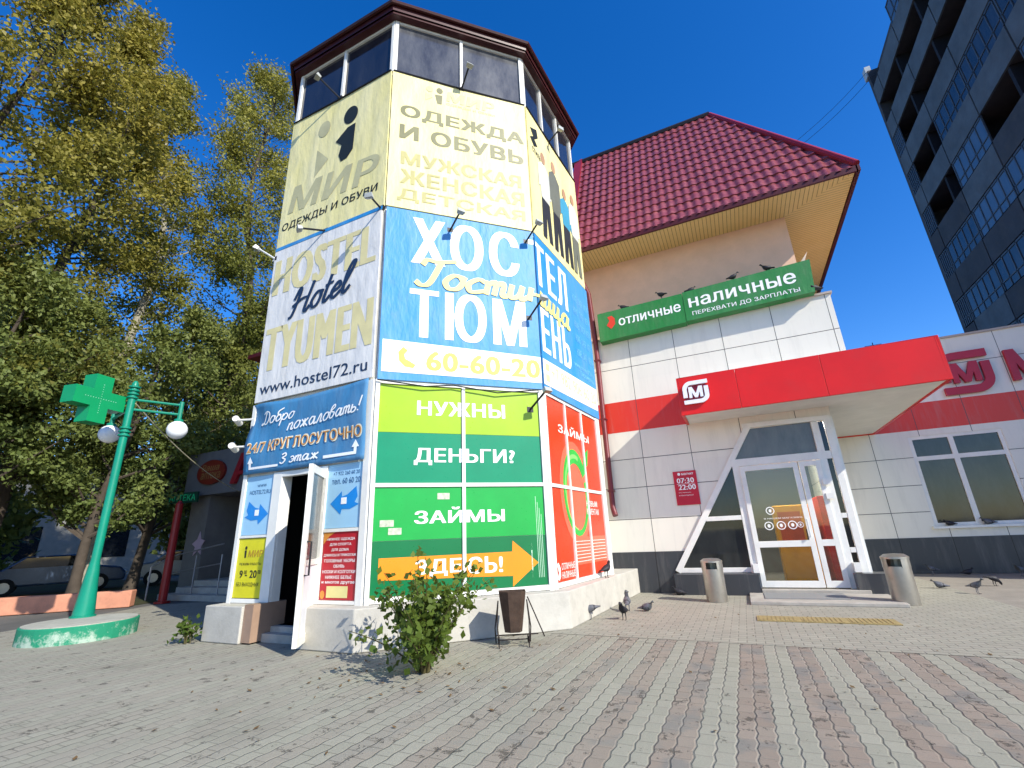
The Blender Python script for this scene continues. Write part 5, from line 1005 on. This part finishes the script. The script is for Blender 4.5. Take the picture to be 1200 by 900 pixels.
def rusty_bin():
    x, y = -3.08, 6.36; t = thing('rusty_bin', 'rusty brown tapered bin on a wrought iron stand before the tower plinth', 'bin', (x, y, 0)); RU = M('rusty_metal', '4A3A30', .75, metal=.3, var=.35, vs=9, bump=.3, dirt=.4, dirtcol=(.10, .05, .03))
    f = Fr(x, y, 28); m = MB(); q = lambda a, b, z: f.P(a, z, b)
    bt, tp = (.12, .11), (.19, .16)
    def ring(w, d, z): k = .35; return [q(-w*k, d, z), q(w*k*1.8, d, z), q(w, d*.2, z), q(w, -d, z), q(-w, -d, z), q(-w, d*.4, z)]
    r0, r1, r2, r3 = ring(*bt, .17), ring(*tp, .68), ring(tp[0]-.012, tp[1]-.012, .68), ring(bt[0]-.01, bt[1]-.01, .2)
    n = 6; m.add(r0+r1+r2+r3, [(i, (i+1) % n, n+(i+1) % n, n+i) for i in range(n)]+[(n+i, n+(i+1) % n, 2*n+(i+1) % n, 2*n+i) for i in range(n)]+[(2*n+i, 2*n+(i+1) % n, 3*n+(i+1) % n, 3*n+i) for i in range(n)]+[tuple(range(n-1, -1, -1)), tuple(range(3*n, 4*n))]); m.build('bucket', RU, t)
    m = MB()
    for s in (-1, 1):
        m.tube([q(s*.2, .0, .56), q(s*.22, .02, .3), q(s*.2, .16, .0)], .009, 5); m.tube([q(s*.2, .0, .56), q(s*.25, -.12, .2), q(s*.24, -.2, .0)], .009, 5)
        for cx, cz, rr in ((.1, .07, .05), (-.1, .06, .045), (.17, .11, .03)): m.tube([q(s*.2, cx+rr*cos(a), cz+rr*sin(a)) for a in np.linspace(0, 6.2, 14)], .006, 5)
    m.tube([q(-.24, 0, .13), q(.34, .0, .13)], .009, 5); m.tube([q(-.21, .1, .09), q(.21, .1, .09)], .008, 5); m.tube([q(.21, .02, .6), q(.42, .05, .1)], .009, 5); m.build('stand', M('wrought_iron', '2C2522', .7, metal=.4), t)
rusty_bin()
# ------------------------------------------------------------------ pigeons
def pigeon_mesh(pose):
    sp = {'stand': [(-.17, .13, .008, .03), (-.10, .145, .022, .03), (-.04, .155, .05, .05), (.03, .165, .062, .062), (.08, .19, .05, .052), (.105, .23, .03, .032), (.118, .262, .027, .03), (.135, .275, .024, .025), (.15, .272, .012, .012), (.172, .262, .004, .004)],
          'peck': [(-.17, .19, .008, .03), (-.10, .18, .022, .03), (-.04, .165, .05, .05), (.03, .15, .062, .06), (.08, .125, .05, .048), (.115, .095, .03, .03), (.135, .068, .027, .028), (.145, .045, .024, .024), (.148, .03, .012, .012), (.15, .01, .004, .004)],
          'sit': [(-.17, .05, .008, .035), (-.10, .06, .025, .035), (-.04, .07, .055, .055), (.03, .075, .068, .066), (.08, .09, .054, .055), (.10, .12, .03, .034), (.108, .15, .027, .03), (.122, .162, .024, .025), (.138, .16, .012, .012), (.158, .152, .004, .004)]}[pose]
    m = MB(); seg = 12; vs = []
    for i, (x, z, rz, ry) in enumerate(sp): vs += [(x+rz*.3*sin(2*pi*k/seg)*(1 if i > 4 else 0), ry*cos(2*pi*k/seg), z+rz*sin(2*pi*k/seg)) for k in range(seg)]
    n = len(sp); m.add(vs, [(i*seg+k, i*seg+(k+1) % seg, (i+1)*seg+(k+1) % seg, (i+1)*seg+k) for i in range(n-1) for k in range(seg)]+[tuple(range(seg-1, -1, -1)), tuple(range((n-1)*seg, n*seg))])
    if pose != 'sit':
        for s in (-.025, .025): m.tube([(.01, s, .11), (.0, s, .04), (.01, s, .004), (.05, s, .004)], [.01, .006, .006, .004], 5)
    return m
PM = {}
def pigeons():
    n = NT('pigeon_plumage'); tc = n.n('ShaderNodeTexCoord').outputs['Object']; X, Y, Z = n.xyz(tc); c = n.mix(n.ramp(X, .05, .09), (.13, .135, .155), (.04, .048, .055)); band = n.math('MULTIPLY', n.math('LESS_THAN', n.math('ABSOLUTE', n.math('ADD', X, .06)), .012), 1.); c = n.mix(band, c, (.015, .015, .018)); c = n.mix(n.ramp(n.noise(tc, 30, 3), .4, .7), c, (.05, .05, .055)); n.pbr(c, .6); GREY = n.m; DK = M('dark_plumage', '24242A', .6, var=.3, vs=20)
    def put(x, y, z, rot, pose, label, dark=False, k=1.):
        key = (pose, dark)
        if key not in PM:
            o = pigeon_mesh(pose).build('pigeon', DK if dark else GREY, None, True, loc=(0, 0, 0)); PM[key] = o
        else: o = PM[key].copy(); COL.objects.link(o)
        o.location = (x, y, z); o.rotation_euler = (0, 0, R_(rot)); o.scale = (.92*k, 1.12*k, .98*k); tag(o, label, 'pigeon', 'pigeons around the shop')
    G = [(-2.62, 8.5, 0, 200, 'peck', 'grey pigeon pecking on the paving against the tower plinth, nearest the rusty bin', 0, 1.1), (-2.06, 8.55, 0, 260, 'stand', 'dark pigeon standing upright on the paving, nearest of the close pair', 1, 1.), (-2.2, 9.45, 0, 100, 'stand', 'grey pigeon standing just behind the upright dark pigeon', 0, 1.05),
         (-1.86, 9.5, 0, 350, 'sit', 'grey pigeon sitting flat on the paving right of the pair', 0, 1.05), (-2.55, 10.9, 0, 120, 'peck', 'pigeon pecking beside the far end of the tower plinth', 0, 1.), (-1.55, 11.85, 0, 180, 'sit', 'dark pigeon sitting at the graphite plinth left of the steel bin', 1, 1.05),
         (3.55, 13.5, 0, 170, 'sit', 'grey pigeon sitting on the forecourt just right of the right steel bin', 0, 1.), (3.85, 12.6, 0, 320, 'stand', 'grey pigeon standing nearest the camera on the right forecourt', 0, 1.), (4.6, 14.0, 0, 20, 'peck', 'dark pigeon pecking at the right edge of the forecourt', 1, 1.),
         (4.3, 16.6, 0, 180, 'stand', 'grey pigeon at the foot of the right wing under the window left end', 0, 1.), (5.0, 16.6, 0, 0, 'sit', 'dark pigeon sitting at the foot of the right wing below the window', 1, 1.), (5.9, 16.2, 0, 200, 'stand', 'grey pigeon standing before the right wing plinth at the right edge', 0, 1.),
         (5.1, 17.03, 1.2, 190, 'sit', 'pigeon sitting on the left half of the right wing window sill', 1, 1.), (5.9, 17.03, 1.2, 170, 'sit', 'pigeon sitting on the right half of the right wing window sill', 0, 1.1)]
    for x, y, z, rot, p, l, d, k in G: put(x, y, z, rot, p, l, bool(d), k)
    q = FR.P(2.1, .545, .17); put(q[0], q[1], .545, 70, 'stand', 'dark pigeon perched on the plinth ledge under the red loan advert', True, 1.1)
    for x, z, rot, p, l in ((-2.0, 7.38, 180, 'sit', 'pigeon on the green roof banner above its logo, leftmost of the row'), (-.95, 7.41, 160, 'stand', 'pigeon on the green roof banner above the end of the first word'), (-.2, 7.42, 20, 'sit', 'pigeon on the green roof banner where its two panels meet'), (.85, 7.42, 15, 'stand', 'pigeon on the green roof banner above the second word'), (1.65, 7.44, 185, 'stand', 'pigeon on the green roof banner beside the torn board')):
        put(x, 12.03, z-.03, rot, p, l, True, 1.05)
    put(2.5, 12.05, 6.68, 200, 'sit', 'dark pigeon resting on the parapet at the right end of the green roof banner', True, 1.2)
pigeons()
# ------------------------------------------------------------------ cables and antenna
def cables():
    for k, (a, b, l) in enumerate((((12.0, 29.5, 28.4), (-1, 22, 17.0), 'thin upper cable strung from the apartment block roof over the red roof'), ((12.0, 29.0, 27.5), (-1, 21, 16.0), 'thin lower cable strung from the apartment block roof over the red roof'))):
        a, b = np.array(a), np.array(b); pts = [a+(b-a)*u-np.array([0, 0, 1.2*4*u*(1-u)]) for u in np.linspace(0, 1, 14)]; tag(MB().tube(pts, .012, 5).build('overhead_cable', DARKM), l, 'cable')
    m = MB(); m.tube([(5.3, 19.5, 6.3), (5.3, 19.5, 7.5)], .015, 5)
    for z in (7.0, 7.2, 7.4): m.tube([(5.05, 19.5, z), (5.55, 19.5, z)], .01, 5)
    tag(m.build('roof_antenna', DARKM), 'small rod antenna on the flat roof above the red canopy', 'antenna')
cables()

def litter():
    r = np.random.default_rng(9); n = 240; x = r.uniform(-7, 3.5, n); y = r.uniform(2.5, 9.5, n); k = r.random(n) < .45; x[k] = r.normal(-3.6, 1.0, k.sum()); y[k] = r.normal(4.7, .8, k.sum()); m = MB()
    ok = ~((x < -2.6) & (y > 5.3+np.maximum(0, x+5.5)*.95))
    for a, b in zip(x[ok], y[ok]):
        t = r.uniform(0, 6.3); l = r.uniform(.012, .035); q = lambda u, v, z: (a+u*l*cos(t)-v*l*sin(t), b+u*l*sin(t)+v*l*cos(t), z+.004); m.add([q(-1, 0, 0), q(0, -.6, .006), q(1, 0, .012), q(0, .6, .004)], [(0, 1, 2, 3)])
    o = m.build('fallen_leaves', M('dry_leaf', '6A5232', .8, var=.5, vs=8), loc=(-3, 5, 0)); o['kind'] = 'stuff'; o['label'] = 'dry fallen leaves and crumbs scattered over the paving'; o['category'] = 'leaves'
litter()
